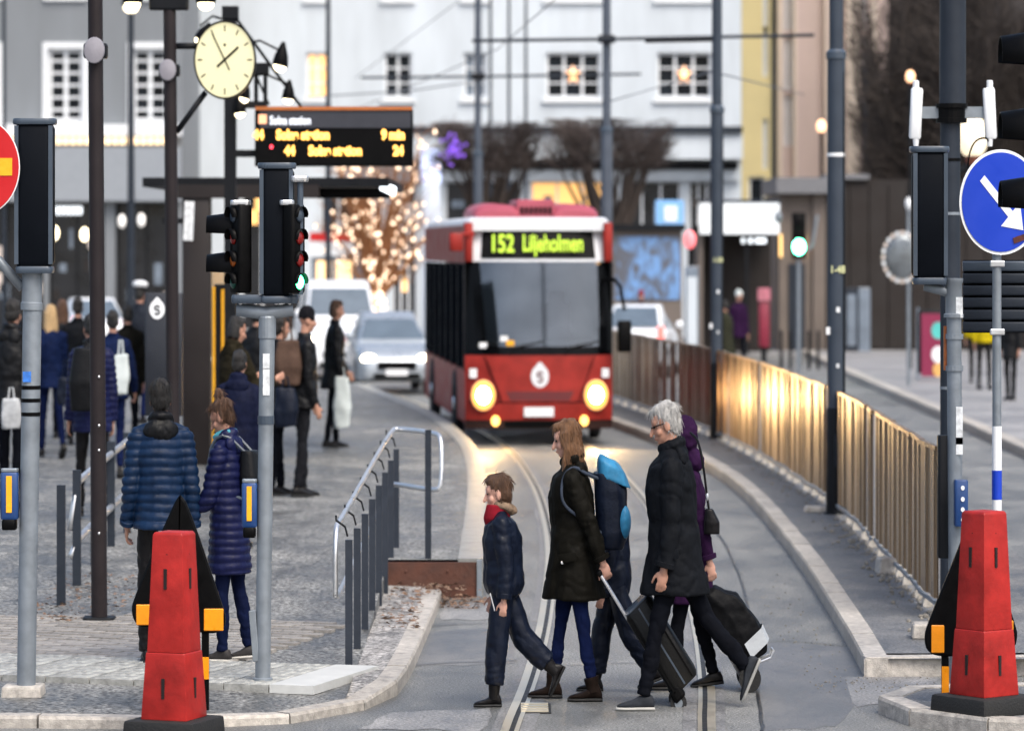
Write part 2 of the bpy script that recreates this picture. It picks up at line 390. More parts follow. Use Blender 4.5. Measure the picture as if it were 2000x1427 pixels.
# platform edge stones, light and smooth
root = thing('platform_edge', None, None); root['kind'] = 'structure'
E = res(edge, 1.0); Ei = offs(E, .24)
M_EDGE = mat('edge_stone', '#7f807e', .42, var=.18, sc=6, bump=.2, rnd=.08, bsc=50)
for i in range(len(E) - 1):
    a, c, d, e = E[i], E[i + 1], Ei[i + 1], Ei[i]; bb = B(); g = .006
    bb.add([(a[0], a[1] + g, -.05), (c[0], c[1] - g, -.05), (d[0], d[1] - g, -.05), (e[0], e[1] + g, -.05), (a[0], a[1] + g, .288), (c[0], c[1] - g, .288), (d[0], d[1] - g, .288), (e[0], e[1] + g, .288)],
           [(3, 2, 1, 0), (4, 5, 6, 7), (0, 1, 5, 4), (1, 2, 6, 5), (2, 3, 7, 6), (3, 0, 4, 7)])
    obj('edge_stone', bb, M_EDGE, root)
# rusty steel end face of the platform
t = thing('platform_end_plate', 'low rust brown steel plate closing the end of the platform', 'plate', (-.72, 36.9, 0))
obj('plate', B().bx(-.5, .38, -.02, .02, .0, .268), M_RUST, t)
obj('end_profile', B().bx(.384, .43, -.05, .06, .0, .284), M_GALV, t)
for k in (-.3, .1): obj('bolt', B().lathe((k, -.02, .2), (0, -1, 0), [(0, .012), (.01, .012), (.013, .006)], 8), M_RUST, t)

# tactile band, four rows of white domed tiles, and one flat white slab
O = np.array(G(741, 1303, .1))[:2]; U = np.array(G(0, 1277, .1))[:2] - O; U /= np.linalg.norm(U); V = np.array((U[1], -U[0]))
if V[1] > 0: V = -V
ang = math.atan2(-U[1], -U[0])
root = thing('tactile_paving', None, None); root['kind'] = 'structure'
ts = .36
bt = B().box((0, 0, 0), (ts - .008, ts - .008, .05), taper=(.985, .985)); base_t = bt.mesh('tactile_tile')
for a in range(4):
    for c in range(4): bt.lathe(((a - 1.5) * .088, (c - 1.5) * .088, .024), (0, 0, 1), [(0, .03), (.004, .024), (.006, .012)], 6)
tile_me = bt.mesh('tactile_tile')
for i in range(12):
    for j in range(4):
        p = O + U * ts * (i + .5) + V * ts * (j + .5)
        flat = i == 0
        if flat and j: continue
        if flat:
            p = O + U * ts * .5 + V * ts * 2
            obj('white_slab', B().box((0, 0, 0), (ts - .01, ts * 4 - .01, .05), taper=(.99, .995)), mat('slab_white', '#b4b6b5', .6, var=.1, sc=5, bump=.15), root, loc=(p[0], p[1], .087), rz=ang); continue
        obj('tactile_tile', tile_me, M_SLAB, root, loc=(p[0], p[1], .085 + random.uniform(-.002, .002)), rz=ang + random.uniform(-.008, .008))
# concrete pavers behind it
root = thing('paver_field', None, None); root['kind'] = 'structure'
pv = B().box((0, 0, 0), (.268, .13, .03), taper=(.97, .94)).mesh('paver')
for r in range(20):
    for c in range(15):
        p = O + U * (1.35 + .275 * (c + .5 * (r % 2))) - V * (.08 + .1375 * r)
        if p[1] > 33.2: continue
        z = .1 + max(0, p[1] - 31.5) * (.184 / 6.5)
        obj('paver', pv, M_PAVER, root, loc=(p[0], p[1], z - .006 + random.uniform(-.002, .003)), rz=ang + random.uniform(-.012, .012))

# ---- tram track set in the street
LR = smooth_line([(-.30, 20), (-.054, 26.8), (.078, 29.1), (.208, 32.5), (.295, 35.7), (.392, 40.8), (.41, 45.2), (.344, 51.6), (.224, 56.1), (0, 62.3), (-.5, 69), (-1.5, 78), (-3.2, 90), (-6.5, 108)], 3)
root = thing('tram_track', None, None); root['kind'] = 'structure'
def strip(pts, w0, w1, z):
    a, c = offs(pts, -w0), offs(pts, -w1); bb = B()
    for i in range(len(pts) - 1): bb.add([(a[i][0], a[i][1], z), (c[i][0], c[i][1], z), (c[i + 1][0], c[i + 1][1], z), (a[i + 1][0], a[i + 1][1], z)], [(0, 1, 2, 3)])
    return bb
M_BED = asphalt('track_concrete', (.09, .091, .093), (.2, .201, .203), .38, .75, .8, 50, .6, .6)
for s, o in ((0, 0.), (1, 1.435)):
    k = 1 if s == 0 else -1
    w = (lambda x, y: (o + k * x, o + k * y) if k > 0 else (o + k * y, o + k * x))
    obj('rail_bed', strip(LR, *w(-.1, .2), .004), M_BED, root)
    r_ = obj('rail', strip(LR, *w(-.032, .028), .012), M_STEEL, root)
    obj('groove', strip(LR, *w(.028, .064), .008), M_GROOVE, r_)
    obj('lip', strip(LR, *w(.064, .096), .0115), M_STEEL, r_)
t = thing('drain_grate', 'small steel drain grate beside the left rail at the crossing', 'grate', G(1044, 1384))
obj('frame', B().bx(-.12, .12, -.28, .28, .001, .007), M_GROOVE, t)
for k in range(4): obj('bar', B().bx(-.1, .1, -.24 + k * .14, -.18 + k * .14, .008, .016), M_STEEL, t)

# ---- island on the right with kerb
isl = smooth_line([(2.76, 30.1, .12), (2.84, 32.5, .12), (2.91, 35.25, .12), (3.03, 40.6, .12), (3.13, 51, .12), (2.93, 57.4, .12), (2.55, 63.7, .12), (1.89, 71, .12), (.9, 79, .12), (-.6, 89, .12)], 2)
rev = isl[::-1]
k1 = kerb(rev, .19)                        # far to near: the island lies on its left
fr = [(2.77, 30.1, .12), (4.3, 30.25, .12), (6.5, 30.5, .12)]
k2 = kerb(fr, .16)
ki = offs(isl, -.19)
b = B()
for p, q in zip(ki, ki[1:]):
    b.add([(p[0], p[1], .114), (p[0] + 2.1, p[1], .114), (q[0] + 2.1, q[1], .114), (q[0], q[1], .114)], [(0, 1, 2, 3)])
b.add([(2.93, 30.24, .114), (5.05, 30.3, .114), (5.05, 30.6, .114), (2.93, 30.5, .114)], [(0, 1, 2, 3)])
struct('traffic_island', b, M_ISLE)
# near curved kerb of the next island, bottom right
nk = smooth_line([(6, 28.75, .1), (3.6, 28.7, .1), (2.85, 28.5, .1), (2.62, 28.0, .1), (2.7, 27.2, .1), (3.1, 26.5, .1), (4, 26.2, .1)], 2)
k3 = kerb(nk, .17, .8)
b = B(); b.slab([(p[0], p[1]) for p in offs(nk, .17)], .0, .09); struct('traffic_island', b, M_ISLE)
# far pavement on the right
b = B(); b.slab([(8.35, 50), (40, 50), (40, 118), (8.9, 118)], .0, .115); struct('pavement', b, asphalt('far_paving', (.17, .17, .175), (.27, .27, .275), .45, .8, .3, 30, .4, .3))
kerb([(8.9, 118, .13), (8.5, 96, .13), (8.3, 75, .13), (8.1, 60, .13), (8.0, 48, .13)], .25, 2.2)
# far square under the buildings
b = B(); b.slab([(-40, 116), (60, 116), (60, 136), (-40, 136)], .0, .1); struct('pavement', b, MATS['far_paving'])

# ---- loose things lying on the ground (leaves, rubble): uncountable
def scatter(name, label, cat, spots, m, size, flat):
    bb = B()
    for x, y, z in spots:
        s = size * random.uniform(.5, 1.5); M = Matrix.Rotation(random.uniform(0, 6.3), 3, 'Z') @ Matrix.Rotation(random.uniform(-.6, .6), 3, 'X')
        if flat: bb.add([Vector((x, y, z + .012)) + M @ Vector(p) * s for p in ((-1, 0, 0), (0, -.5, .15), (1, 0, .1), (0, .5, .2))], [(0, 1, 2, 3)])
        else: bb.ell((x, y, z + s * .3), (s, s * random.uniform(.6, .9), s * .6), M, 6, 4)
    return tag(obj(name, bb, m), label, cat, kind='stuff')
sp = [(random.uniform(-1.15, -.8), random.uniform(32.5, 36.7), .1) for _ in range(200)] + [(-.72 + random.gauss(0, .16), 36.5 + random.gauss(0, .35), .1 if i % 2 else .02) for i in range(200)] + [(random.uniform(-.7, -.25), random.uniform(35.6, 36.8), .0) for _ in range(160)]
scatter('dead_leaves', 'brown dead leaves piled against the rusty platform end plate', 'leaves', sp, mat('dead_leaf', '#6a5444', .8, var=.6, sc=30), .028, True)
sp = []
for _ in range(420):
    y = random.choice((random.uniform(31, 45), random.uniform(34, 72))); fx_ = poly_at([(3.70, 30), (3.74, 34.1), (3.94, 46.8), (3.68, 59), (3.35, 65.6), (2.42, 75.5)], y)
    sp.append((fx_ - abs(random.gauss(.06, .12)), y, .114))
scatter('gravel_litter', 'grit and crumbled stone along the foot of the metal fence', 'gravel', sp, mat('crumbs', '#77736c', .8, var=.4, sc=20), .02, False)
sp = [(random.uniform(-4.2, -3.4), random.uniform(32.6, 36), .12 + 0) for _ in range(300)]
sp = [(x, y, .1 + max(0, y - 31.5) * .0283) for x, y, z in sp]
scatter('dead_leaves', 'dark leaf litter around the foot of the left railing', 'leaves', sp, MATS['dead_leaf'], .022, True)
sp = [(random.uniform(2.3, 2.75), random.uniform(29, 40), .002) for _ in range(90)] + [(random.uniform(2.3, 4), random.uniform(29.0, 30.05), .002) for _ in range(160)]
scatter('gravel_litter', 'loose grit in the gutter along the island kerb', 'gravel', sp, MATS['crumbs'], .007, False)

# ================================================================= fence, railings, poles
FL = [(3.70, 33.6), (3.76, 37), (3.86, 41), (3.94, 46.8), (3.86, 52.5), (3.68, 59), (3.35, 65.6), (2.75, 72), (2.2, 78), (1.4, 85)]
FS = res(smooth_line(FL, 2), 1.2)
M_BRASS = mat('bronze_sheet', (.33, .225, .135, 1), .32, metal=.75, var=.55, sc=2.6, bump=.3, rvar=.14, rnd=.22, stretch=(5, 5, .15), bsc=5)
fence = thing('metal_fence', 'long bronze coloured sheet metal fence along the island, glowing in the headlights', 'fence', (0, 0, 0))
def rib_panel(w, h):
    bb = B(); prof = []; n = 2; t = 0.0
    for k in range(n):
        x = -w / 2 + w * k / n; s = w / n
        prof += [(x, 0), (x + s * .42, .004), (x + s * .5, .02), (x + s * .9, .022), (x + s * .97, .002)]
    prof.append((w / 2, 0)); m = len(prof)
    vs = [(x, -y, 0) for x, y in prof] + [(x, -y, h) for x, y in prof] + [(x, -y + .012, 0) for x, y in prof] + [(x, -y + .012, h) for x, y in prof]
    fs = []
    for i in range(m - 1): fs += [(i, i + 1, i + 1 + m, i + m), (i + 2 * m + 1, i + 2 * m, i + 3 * m, i + 3 * m + 1), (i + m, i + m + 1, i + 3 * m + 1, i + 3 * m), (i + 1, i, i + 2 * m, i + 2 * m + 1)]
    fs += [(0, m, 3 * m, 2 * m), (2 * m - 1, m - 1, 3 * m - 1, 4 * m - 1)]
    return bb.add(vs, fs).mesh('panel')
PM = rib_panel(1.185, 1.02)
TOPM = B().box((0, 0, 0), (1.19, .05, .03)).mesh('cap')
for i in range(len(FS) - 1):
    a, c = FS[i], FS[i + 1]; mx, my = (a[0] + c[0]) / 2, (a[1] + c[1]) / 2
    rz = math.atan2(a[1] - c[1], a[0] - c[0])           # local -y looks towards the track
    p = obj('panel', PM, M_BRASS, fence, loc=(mx, my, .235 + random.uniform(-.006, .006)), rz=rz + random.uniform(-.05, .05))
    obj('cap', TOPM, M_BRASS, p, loc=(0, .005, 1.035))
    obj('bottom_rail', B().box((0, 0, 0), (1.15, .03, .025)), M_GALV, p, loc=(0, -.012, -.03))
    obj('foot', B().box((0, 0, 0), (.09, .1, .13), taper=(.7, .7)), M_GRAN, p, loc=(random.uniform(-.3, .3), .02, -.1))
# loose stones and concrete footings at the fence
for (x, y, s, l) in ((1745, 1118, (.34, .2, .13), 'square concrete block loose against the fence foot'), (1810, 1243, (.26, .3, .1), 'pale flat stone block on the island near the fence end'), (1610, 998, (.5, .26, .06), 'pale flat concrete slab at the foot of the nearer tram pole')):
    g = G(x, y, .12); bb = B().box((0, 0, s[2] / 2), s, taper=(.9, .85))
    tag(obj('stone_block', bb.bev(.012, 1), M_GRAN, loc=(g.x, g.y, .112), rz=random.uniform(-.3, .3)), l, 'block')

def collar_pole(name, label, cat, x, y, z0, z1, r, zc, r2, m, group=None, lean=0., band=None):
    t = thing(name, label, cat, (x, y, z0), 0, group); h = z1 - z0; c = zc - z0
    obj('lower_shaft', B().cyl((0, 0, 0), (lean * c / h, 0, c), r, r, 20), m, t, smooth=40)
    obj('collar', B().lathe((lean * c / h, 0, c - .05), (0, 0, 1), [(0, r + .004), (.01, r + .014), (.07, r + .014), (.1, r2 + .004)], 20), M_SIGTRIM, t, smooth=40)
    obj('upper_shaft', B().cyl((lean * c / h, 0, c), (lean, 0, h), r2, r2 * .92, 20), m, t, smooth=40)
    return t
M_STICK = mat('sticker_paper', '#cfd3d6', .7, var=.35, sc=18, bump=.1)
M_POLE = mat('pole_grey', '#353d48', .5, metal=.0, spec=.25, var=.12, sc=3, bump=.04)
M_POLEL = mat('pole_light', '#4a515c', .5, metal=0, spec=.25, var=.12, sc=3, bump=.04)
pl = []
for (px, d, zc, lb, m, dx) in ((1630, 46.3, 4.47, 'thick grey tram wire pole standing through the bronze fence, nearest', M_POLE, .06), (1398, 64, 4.44, 'grey tram wire pole beside the fence right of the bus', M_POLE, .03),
                           (1183, 76.5, 4.46, 'slim grey tram wire pole rising directly behind the bus roof', M_POLEL, .02), (932, 96, 4.45, 'slim grey tram wire pole behind the bus, left of its roof', M_POLEL, .01)):
    x = XX(px, d) + .02; t = collar_pole('tram_pole', lb, 'pole', x, d, .1, 9.6, .108 if d < 70 else .115, zc, .085, m, 'tram wire poles'); pl.append((t, x, d))
    if d < 70:
        obj('base_sleeve', B().lathe((0, 0, 0), (0, 0, 1), [(0, .15), (.03, .15), (.035, .125), (1.0, .118), (1.02, .108)], 18), M_DARK, t, smooth=40)
        obj('hatch', B().box((.02, -.115, .62), (.1, .02, .3)), M_DARK2, t)
        obj('conduit', B().tube([(.09, -.07, 0), (.09, -.07, 2.6), (.08, -.06, 4.2)], .014, 6), M_DARK, t)
        for z_, w_ in ((1.95, .045), (1.42, .035)): obj('sticker', B().box((.0 + w_ * .3, -.111, z_), (w_, .006, w_ * 1.1)), M_STICK, t)
        obj('clip', B().box((-.1, -.05, 1.75 if d < 50 else 1.5), (.05, .04, .07)), M_WHITE, t)
for t, x, d in pl[:2]:
    text('1-48' if d < 50 else '1-50', .1 if d < 50 else .09, mat('pale_stencil', '#c9cc9a', .6), t, 'pole_number', (-.085 if d < 50 else -.075, -.114, ZZ(533, d) - .1 if d < 50 else ZZ(512, d) - .1), .002)
obj('band', B().lathe((0, 0, ZZ(306, 46.3) - .1), (0, 0, 1), [(0, .112), (.035, .112)], 20), M_WHITE, pl[0][0])

# ---- railing between ramp and gravel strip
rt = thing('ramp_railing', 'dark posts with a bent stainless handrail beside the ramp to the platform', 'railing', (0, 0, 0))
pp = [(-1.27 + .016 * k, 29.9 + 1.22 * k) for k in range(8)]
M_SLATE = mat('slate_paint', '#2b313b', .5, spec=.25, var=.15)
for k, (x, y) in enumerate(pp):
    zr = .1 + max(0, y - 31.5) * .0283; zt = zr + .76
    p = obj('post', B().box((0, 0, (zt - .05) / 2 + .0), (.056, .05, zt + .05)), M_SLATE, rt, loc=(x, y, 0))
    obj('bracket', B().tube([(-.01, 0, zt + .02), (-.03, 0, zt + .08), (-.1, 0, zt + .12), (-.1, 0, zt + .15)], .008, 6), M_DARK, p)
x, y = -.81, 37.1
obj('post', B().box((0, 0, .66), (.06, .05, 1.2)), M_DARK2, rt, loc=(x, y, 0))
z0, z1 = .93, 1.2
hr = smooth_line([(-1.375, 29.9, .52), (-1.375, 29.9, .93), (-1.36, 30.2, .945), (-1.21, 38.4, 1.205), (-1.15, 38.65, 1.21), (-.75, 37.9, 1.205), (-.69, 37.7, 1.17), (-.69, 37.6, .8), (-.75, 37.6, .77), (-1.16, 38.3, .79), (-1.21, 38.3, .78), (-1.36, 30.1, .5), (-1.375, 29.9, .52)], 2)
obj('handrail', B().tube(hr, .021, 10), M_INOX, rt, smooth=True)
# ---- left railing
rt = thing('pavement_railing', 'low dark post railing with two sloping stainless rails behind the dark lamp post', 'railing', (0, 0, 0))
for k, (x, y) in enumerate(((-3.98, 33.9), (-4.0, 35.3), (-4.01, 36.9), (-4.03, 38.6), (-4.05, 40.4))):
    zr = .1 + min(.18, max(0, y - 31.5) * .0283)
    obj('post', B().box((0, 0, .43), (.075, .05, .9)), M_DARK2, rt, loc=(x, y, zr - .05))
for z in (.0, -.42):
    obj('rail', B().tube(smooth_line([(-4.06, 35.3, .6 + z if z == 0 else .4), (-4.0, 35.3, .93 + z), (-4.0, 35.6, .96 + z), (-4.04, 40.6, 1.05 + z), (-4.06, 41.4, 1.06 + z)], 1), .03, 8), M_INOX, rt, smooth=True)

# ================================================================= foreground street furniture
M_RED = mat('red_plastic', '#98201c', .5, var=.4, sc=3, bump=.2, rvar=.15, spec=.3)
M_SLOT = mat('slot_dark', '#150708', .8)
M_BLUE = mat('sign_blue', '#0838b4', .4, var=.06, sc=3, bump=.02)
M_REDSIGN = mat('sign_red', '#b80f16', .4, var=.06, sc=3, bump=.02)
M_SIGNWHITE = mat('sign_white', '#e6e9ec', .4, var=.05, sc=5, bump=.02)
M_BTN = mat('button_blue', '#1d3f74', .4, var=.12, bump=.03)
M_DIMRED = mat('lens_red', '#7a1614', .25, var=.2); M_DIMAMB = mat('lens_amber', '#a4541c', .25, var=.2); M_DIMGRN = mat('lens_green', '#1c4a40', .25, var=.2)
M_GREEN = emis('green_lit', (.05, 1, .35, 1), 14)

def sq(hw, z, rot):
    return [(rot @ Vector((x * hw, y * hw, 0))) + Vector((0, 0, z)) for x, y in ((-1, -1), (1, -1), (1, 1), (-1, 1))]
def red_marker(label, loc, ang):
    t = thing('lane_marker', label, 'marker', loc, 0, 'red lane markers')
    I = Matrix.Rotation(ang, 3, 'Z')
    bb = B(); bb.box((0, 0, .05), (.54, .54, .1), I, (.97, .97)); obj('base', bb.bev(.02, 2), M_RUB, t, smooth=50)
    bb = B().loft([sq(.172, .1, I), sq(.147, .455, I), sq(.143, .462, I)]); lo = obj('lower_block', bb.bev(.008, 2), M_RED, t, smooth=50)
    bb = B().loft([sq(.14, .463, I), sq(.111, 1.1, I), sq(.1, 1.112, I)]); up = obj('upper_block', bb.bev(.007, 2), M_RED, t, smooth=50)
    for par, z, h, hw in ((lo, .27, .11, .161), (up, .86, .11, .1235)):
        for q in range(4):
            Rq = I @ Matrix.Rotation(q * math.pi / 2, 3, 'Z')
            obj('slot', B().box(Rq @ Vector((-.008, -hw, z)), (.022, .014, h), Rq), M_SLOT, par)
    for q in range(4):
        Rq = I @ Matrix.Rotation(q * math.pi / 2, 3, 'Z'); obj('hole', B().lathe(Rq @ Vector((0, -.11, .99)), Rq @ Vector((0, -1, 0)), [(0, .008), (.006, .006)], 8), M_SLOT, up)
    return t
red_marker('red plastic lane marker on a black base by the left kerb', (XX(340, 26.5), 26.5, 0), R(-20))
red_marker('red plastic lane marker at the right edge on the curved kerb', (XX(1922, 26.9), 26.9, .09), R(38))
def black_shield(label, d, px, zb, pts, refl, legs):
    t = thing('reflector_shield', label, 'marker', (XX(px, d), d, zb), 0, 'black reflector shields')
    P = smooth_line([((x - px) / FX * d, ZZ(y, d) - zb) for x, y in pts], 2)
    me = B().prism([(x, z) for x, z in P[:-1]], -.03, .03).bev(.012, 1)
    s = obj('shield', me, M_BLACK, t)
    for (x0, y0, x1, y1) in refl:
        c = ((x0 + x1) / 2 - px) / FX * d; w = (x1 - x0) / FX * d; z = ZZ((y0 + y1) / 2, d) - zb; h = (y1 - y0) / FY * d
        obj('reflector', B().box((c, -.036, z), (w, .012, h)).bev(.004, 1), M_ORANGE, s)
    for (x, y0, st) in legs:
        c = (x - px) / FX * d; zt = ZZ(y0, d) - zb
        l = obj('leg', B().box((c, .01, zt / 2), (.05, .04, zt)), M_BLACK, t)
        for (a, e) in st: obj('stripe', B().box((c, -.014, (ZZ(a, d) + ZZ(e, d)) / 2 - zb), (.052, .006, (e - a) / FY * d)), M_ORANGE, l)
    return t
black_shield('black triangular reflector shield behind the left red marker', 27.25, 348, .07,
    [(352, 965), (338, 985), (262, 1165), (256, 1195), (268, 1222), (300, 1224), (352, 1226), (415, 1238), (438, 1228), (442, 1205), (436, 1185), (368, 985), (352, 965)],
    [(267, 1179, 296, 1219), (399, 1187, 437, 1230)], [(401, 1230, [(1282, 1325)]), (300, 1220, [])])
black_shield('black triangular reflector shield behind the right red marker', 27.5, 1900, .095,
    [(1905, 1006), (1889, 1014), (1884, 1040), (1812, 1215), (1804, 1245), (1812, 1276), (1850, 1282), (1950, 1275), (1982, 1265), (1987, 1240), (1984, 1222), (1925, 1040), (1921, 1014), (1905, 1006)],
    [(1818, 1219, 1843, 1273), (1969, 1210, 1978, 1250)], [(1846, 1276, [(1300, 1352)]), (1960, 1270, [])])

def rear_box(t, x, y, z0, z1, w, name='signal_box'):
    h = z1 - z0
    s = obj(name, B().rbox((x, y, (z0 + z1) / 2), (w, .2, h), .06, seg=4), M_SIGBACK, t, smooth=40)
    for k in (-1, 1): obj('edge_trim', B().box((x + k * (w / 2 - .018), y - .092, (z0 + z1) / 2), (.03, .02, h * .97)), M_SIGTRIM, s)
    obj('cap', B().rbox((x, y, z1 + .012), (w + .03, .23, .035), .07, seg=4), M_SIGTRIM, s, smooth=40)
    obj('foot_plate', B().rbox((x, y, z0 - .02), (w * .95, .2, .04), .04), M_SIGTRIM, s, smooth=40)
    return s
def head(t, x, y, z0, z1, ang, lens, w=.15, hood=.09, r=.045):    # slim signal head, its lenses facing ang from the camera
    I = Matrix.Rotation(ang, 3, 'Z'); c = Vector((x, y, (z0 + z1) / 2)); h = z1 - z0
    s = obj('signal_head', B().rbox(c, (w, .12, h), .03, I, 3), M_BLACK, t, smooth=40)
    n = len(lens)
    for k, m in enumerate(lens):
        z = z1 - h * (k + .5) / n; f = Vector((x, y, z)) + I @ Vector((0, -.062, 0))
        obj('lens', B().lathe(f, I @ Vector((0, -1, 0)), [(0, r), (.012, r * .8), (.018, r * .2)], 14), m, s, smooth=True)
        bb = B(); a0, a1 = R(-10), R(190); N_ = 10; rings = []
        for q, L_ in ((r + .012, 0), (r + .012, hood)):
            rings.append([f + I @ Vector((q * math.cos(a0 + (a1 - a0) * i / N_), -L_ * (1 if i not in (0, N_) else .8), q * math.sin(a0 + (a1 - a0) * i / N_))) for i in range(N_ + 1)])
        inn = [[p + (Vector((x, y, z)) - p).normalized() * .004 for p in rg] for rg in rings]
        bb.loft([rings[0], rings[1], inn[1], inn[0]], False, False)
        obj('hood', bb, M_BLACK, s, smooth=True)
    return s
def button(t, x, y, z, w=.13, h=.33):
    s = obj('button_box', B().rbox((x, y, z), (w, .1, h), .02), M_BTN, t, smooth=40)
    obj('yellow_plate', B().box((x, y - .052, z + .01), (w * .32, .008, h * .78)), M_YEL, s)
    obj('button', B().rbox((x, y - .02, z - h / 2 - .03), (w * .8, .12, .06), .02), M_BLACK, s, smooth=40)
    obj('top_cap', B().rbox((x, y, z + h / 2 + .012), (w * .95, .09, .02), .02), M_GALV, s)
def shaft(t, h, r, lean, m=None, nm='pole'):
    return obj(nm, B().cyl((0, 0, 0), (lean, 0, h), r, r, 20), m or M_GALV, t, smooth=40)

# left signal pole
d = 28.15; z0 = .08; t = thing('signal_pole', 'grey signal pole at the left edge with no entry sign and blue button box', 'signal pole', (XX(51, d), d, z0))
ht = ZZ(528, d) - z0; shaft(t, ht, .069, .05)
obj('base_block', B().box((-.02, 0, .0), (.3, .3, .1), taper=(.95, .95)).bev(.015), M_GRAN, t)
obj('sleeve', B().lathe((.04, 0, ZZ(605, d) - z0), (.02, 0, 1), [(0, .08), (.04, .08), (.045, .073), (.24, .073), (.25, .078), (.28, .078)], 18), M_GALV, t, smooth=40)
for y in (760, 785, 812): obj('band', B().lathe((.035, 0, ZZ(y, d) - z0), (0, 0, 1), [(0, .0715), (.022, .0715)], 18), M_BLACK, t)
obj('sticker', B().box((.015, -.07, ZZ(735, d) - z0), (.06, .006, .06)), mat('sticker_blue', '#2f6fc4', .6, var=.3, sc=30), t)
rear_box(t, XX(69, d) - XX(51, d), -.02, ZZ(520, d) - z0, ZZ(242, d) - z0, .285)
sx = XX(-28, d) - XX(51, d); sz = ZZ(327, d) - z0
s = obj('no_entry_sign', B().disc((sx, sz), .275, -.19, -.175, 48), M_SIGNWHITE, t)
obj('red_face', B().disc((sx, sz), .268, -.196, -.1905, 48), M_REDSIGN, s); obj('yellow_bar', B().box((sx, -.199, sz), (.44, .004, .1)), M_YEL, s)
obj('arm', B().tube([(-.55, .02, ZZ(470, d) - z0), (-.2, .02, ZZ(510, d) - z0), (-.03, .01, ZZ(562, d) - z0)], .032, 12), M_GALV, t, smooth=True)
button(t, XX(20, d) - XX(51, d), -.02, ZZ(967, d) - z0, .13, .27)
# middle signal pole
d = 28.7; z0 = .09; t = thing('signal_pole', 'grey signal pole in the middle with green light and blue button box', 'signal pole', (XX(513, d), d, z0)); X = lambda px: XX(px, d) - XX(513, d); Z = lambda py: ZZ(py, d) - z0
shaft(t, Z(640), .057, .035)
obj('base_collar', B().lathe((0, 0, 0), (0, 0, 1), [(0, .075), (.03, .075), (.035, .06)], 18), M_GALV, t)
obj('sleeve', B().lathe((.035, 0, Z(660)), (0, 0, 1), [(0, .065), (.12, .065), (.13, .058)], 18), M_GALV, t)
br = obj('bracket', B().tube([(X(462), 0, Z(604)), (X(520), 0, Z(612)), (X(572), 0, Z(604))], .04, 12), M_GALV, t, smooth=True)
for px in (470, 500, 540, 566): obj('bolt', B().lathe((X(px), -.03, Z(590)), (0, -1, 0), [(0, .016), (.012, .016), (.016, .008)], 8), M_INOX, br)
obj('top_plate', B().rbox((X(518), 0, Z(584)), (.5, .16, .05), .03), M_SIGTRIM, t, smooth=40)
rear_box(t, X(541), .0, Z(578), Z(328), .255)
head(t, X(470), .0, Z(572), Z(400), R(-58), [M_SIGTRIM, M_DIMRED, M_DIMAMB, M_DIMGRN], .17, .05, .042)
obj('lamp_cap', B().rbox((X(470), 0, Z(396)), (.15, .14, .03), .03), M_INOX, t)
head(t, X(575), -.09, Z(572), Z(400), R(50), [M_SIGTRIM, M_DIMRED, M_DIMRED, M_GREEN], .15, .04, .042)
obj('lamp_cap', B().rbox((X(562), -.1, Z(396)), (.11, .1, .03), .03), M_INOX, t)
obj('side_post', B().cyl((X(588), -.1, Z(575)), (X(588), -.1, Z(350)), .022, .022, 12), M_SIGTRIM, t, smooth=40)
obj('lamp_cap', B().rbox((X(587), -.1, Z(350)), (.13, .1, .035), .03), M_INOX, t)
hb = obj('hooded_signal', B().rbox((X(455), .1, Z(478)), (.05, .22, .42), .02), M_BLACK, t)
for zc in (438, 514):
    bb = B(); rg = []
    for L_ in (0, .19):
        rg.append([Vector((X(452) - L_, .1 + .11 * math.cos(R(-15 + 210 * i / 14)), Z(zc) - .03 + (.1 - L_ * .1) * math.sin(R(-15 + 210 * i / 14)))) for i in range(15)])
    inn = [[p + (Vector((p.x, .1, Z(zc) - .03)) - p) * .05 for p in r_] for r_ in rg]
    obj('hood', bb.loft([rg[0], rg[1], inn[1], inn[0]], False, False), M_BLACK, hb, smooth=True)
button(t, X(488), -.02, Z(985), .115, .26)
obj('hatch_cover', B().box((X(497), -.03, Z(1240)), (.05, .03, .3), Matrix.Rotation(R(-6), 3, 'Y')).bev(.006), M_GALV, t)
for y, h in ((745, .16), (705, .09)): obj('sticker', B().box((X(521), -.058, Z(y)), (.05, .006, h)), M_STICK, t)
obj('clamp', B().lathe((.025, 0, Z(828)), (0, 0, 1), [(0, .062), (.05, .062)], 16), M_SIGTRIM, t)

# dark lamp post on the left with a round disc
d = 32.9; z0 = .13; t = thing('lamp_post', 'tall dark brown post with a round grey disc, left of the crowd', 'lamp post', (XX(194, d), d, z0)); X = lambda px: XX(px, d) - XX(194, d); Z = lambda py: ZZ(py, d) - z0
obj('pole', B().cyl((0, 0, 0), (-.06, 0, 7.2), .069, .06, 20), M_BROWNP, t, smooth=40)
obj('base_plate', B().rbox((0, 0, .015), (.27, .27, .03), .05), M_DARK, t)
for y in (735, 830, 878, 1040): obj('stud', B().lathe((X(195), -.066, Z(y)), (0, -1, 0), [(0, .009), (.006, .009), (.009, .004)], 8), M_INOX, t)
k = obj('clamp', B().rbox((X(187), 0, Z(100)), (.2, .17, .1), .03), M_DARK, t)
obj('disc', B().lathe((X(187), -.09, Z(100)), (0, -1, 0), [(0, .085), (.02, .09), (.04, .085), (.05, .05), (.052, .0)], 28), mat('disc_grey', '#85838b', .5, var=.1), k, smooth=40)
obj('lamp_head', B().lathe((-.06, 0, 7.2), (0, 0, 1), [(0, .06), (.1, .22), (.18, .24), (.3, .1), (.36, .03)], 20), M_BROWNP, t, smooth=40)

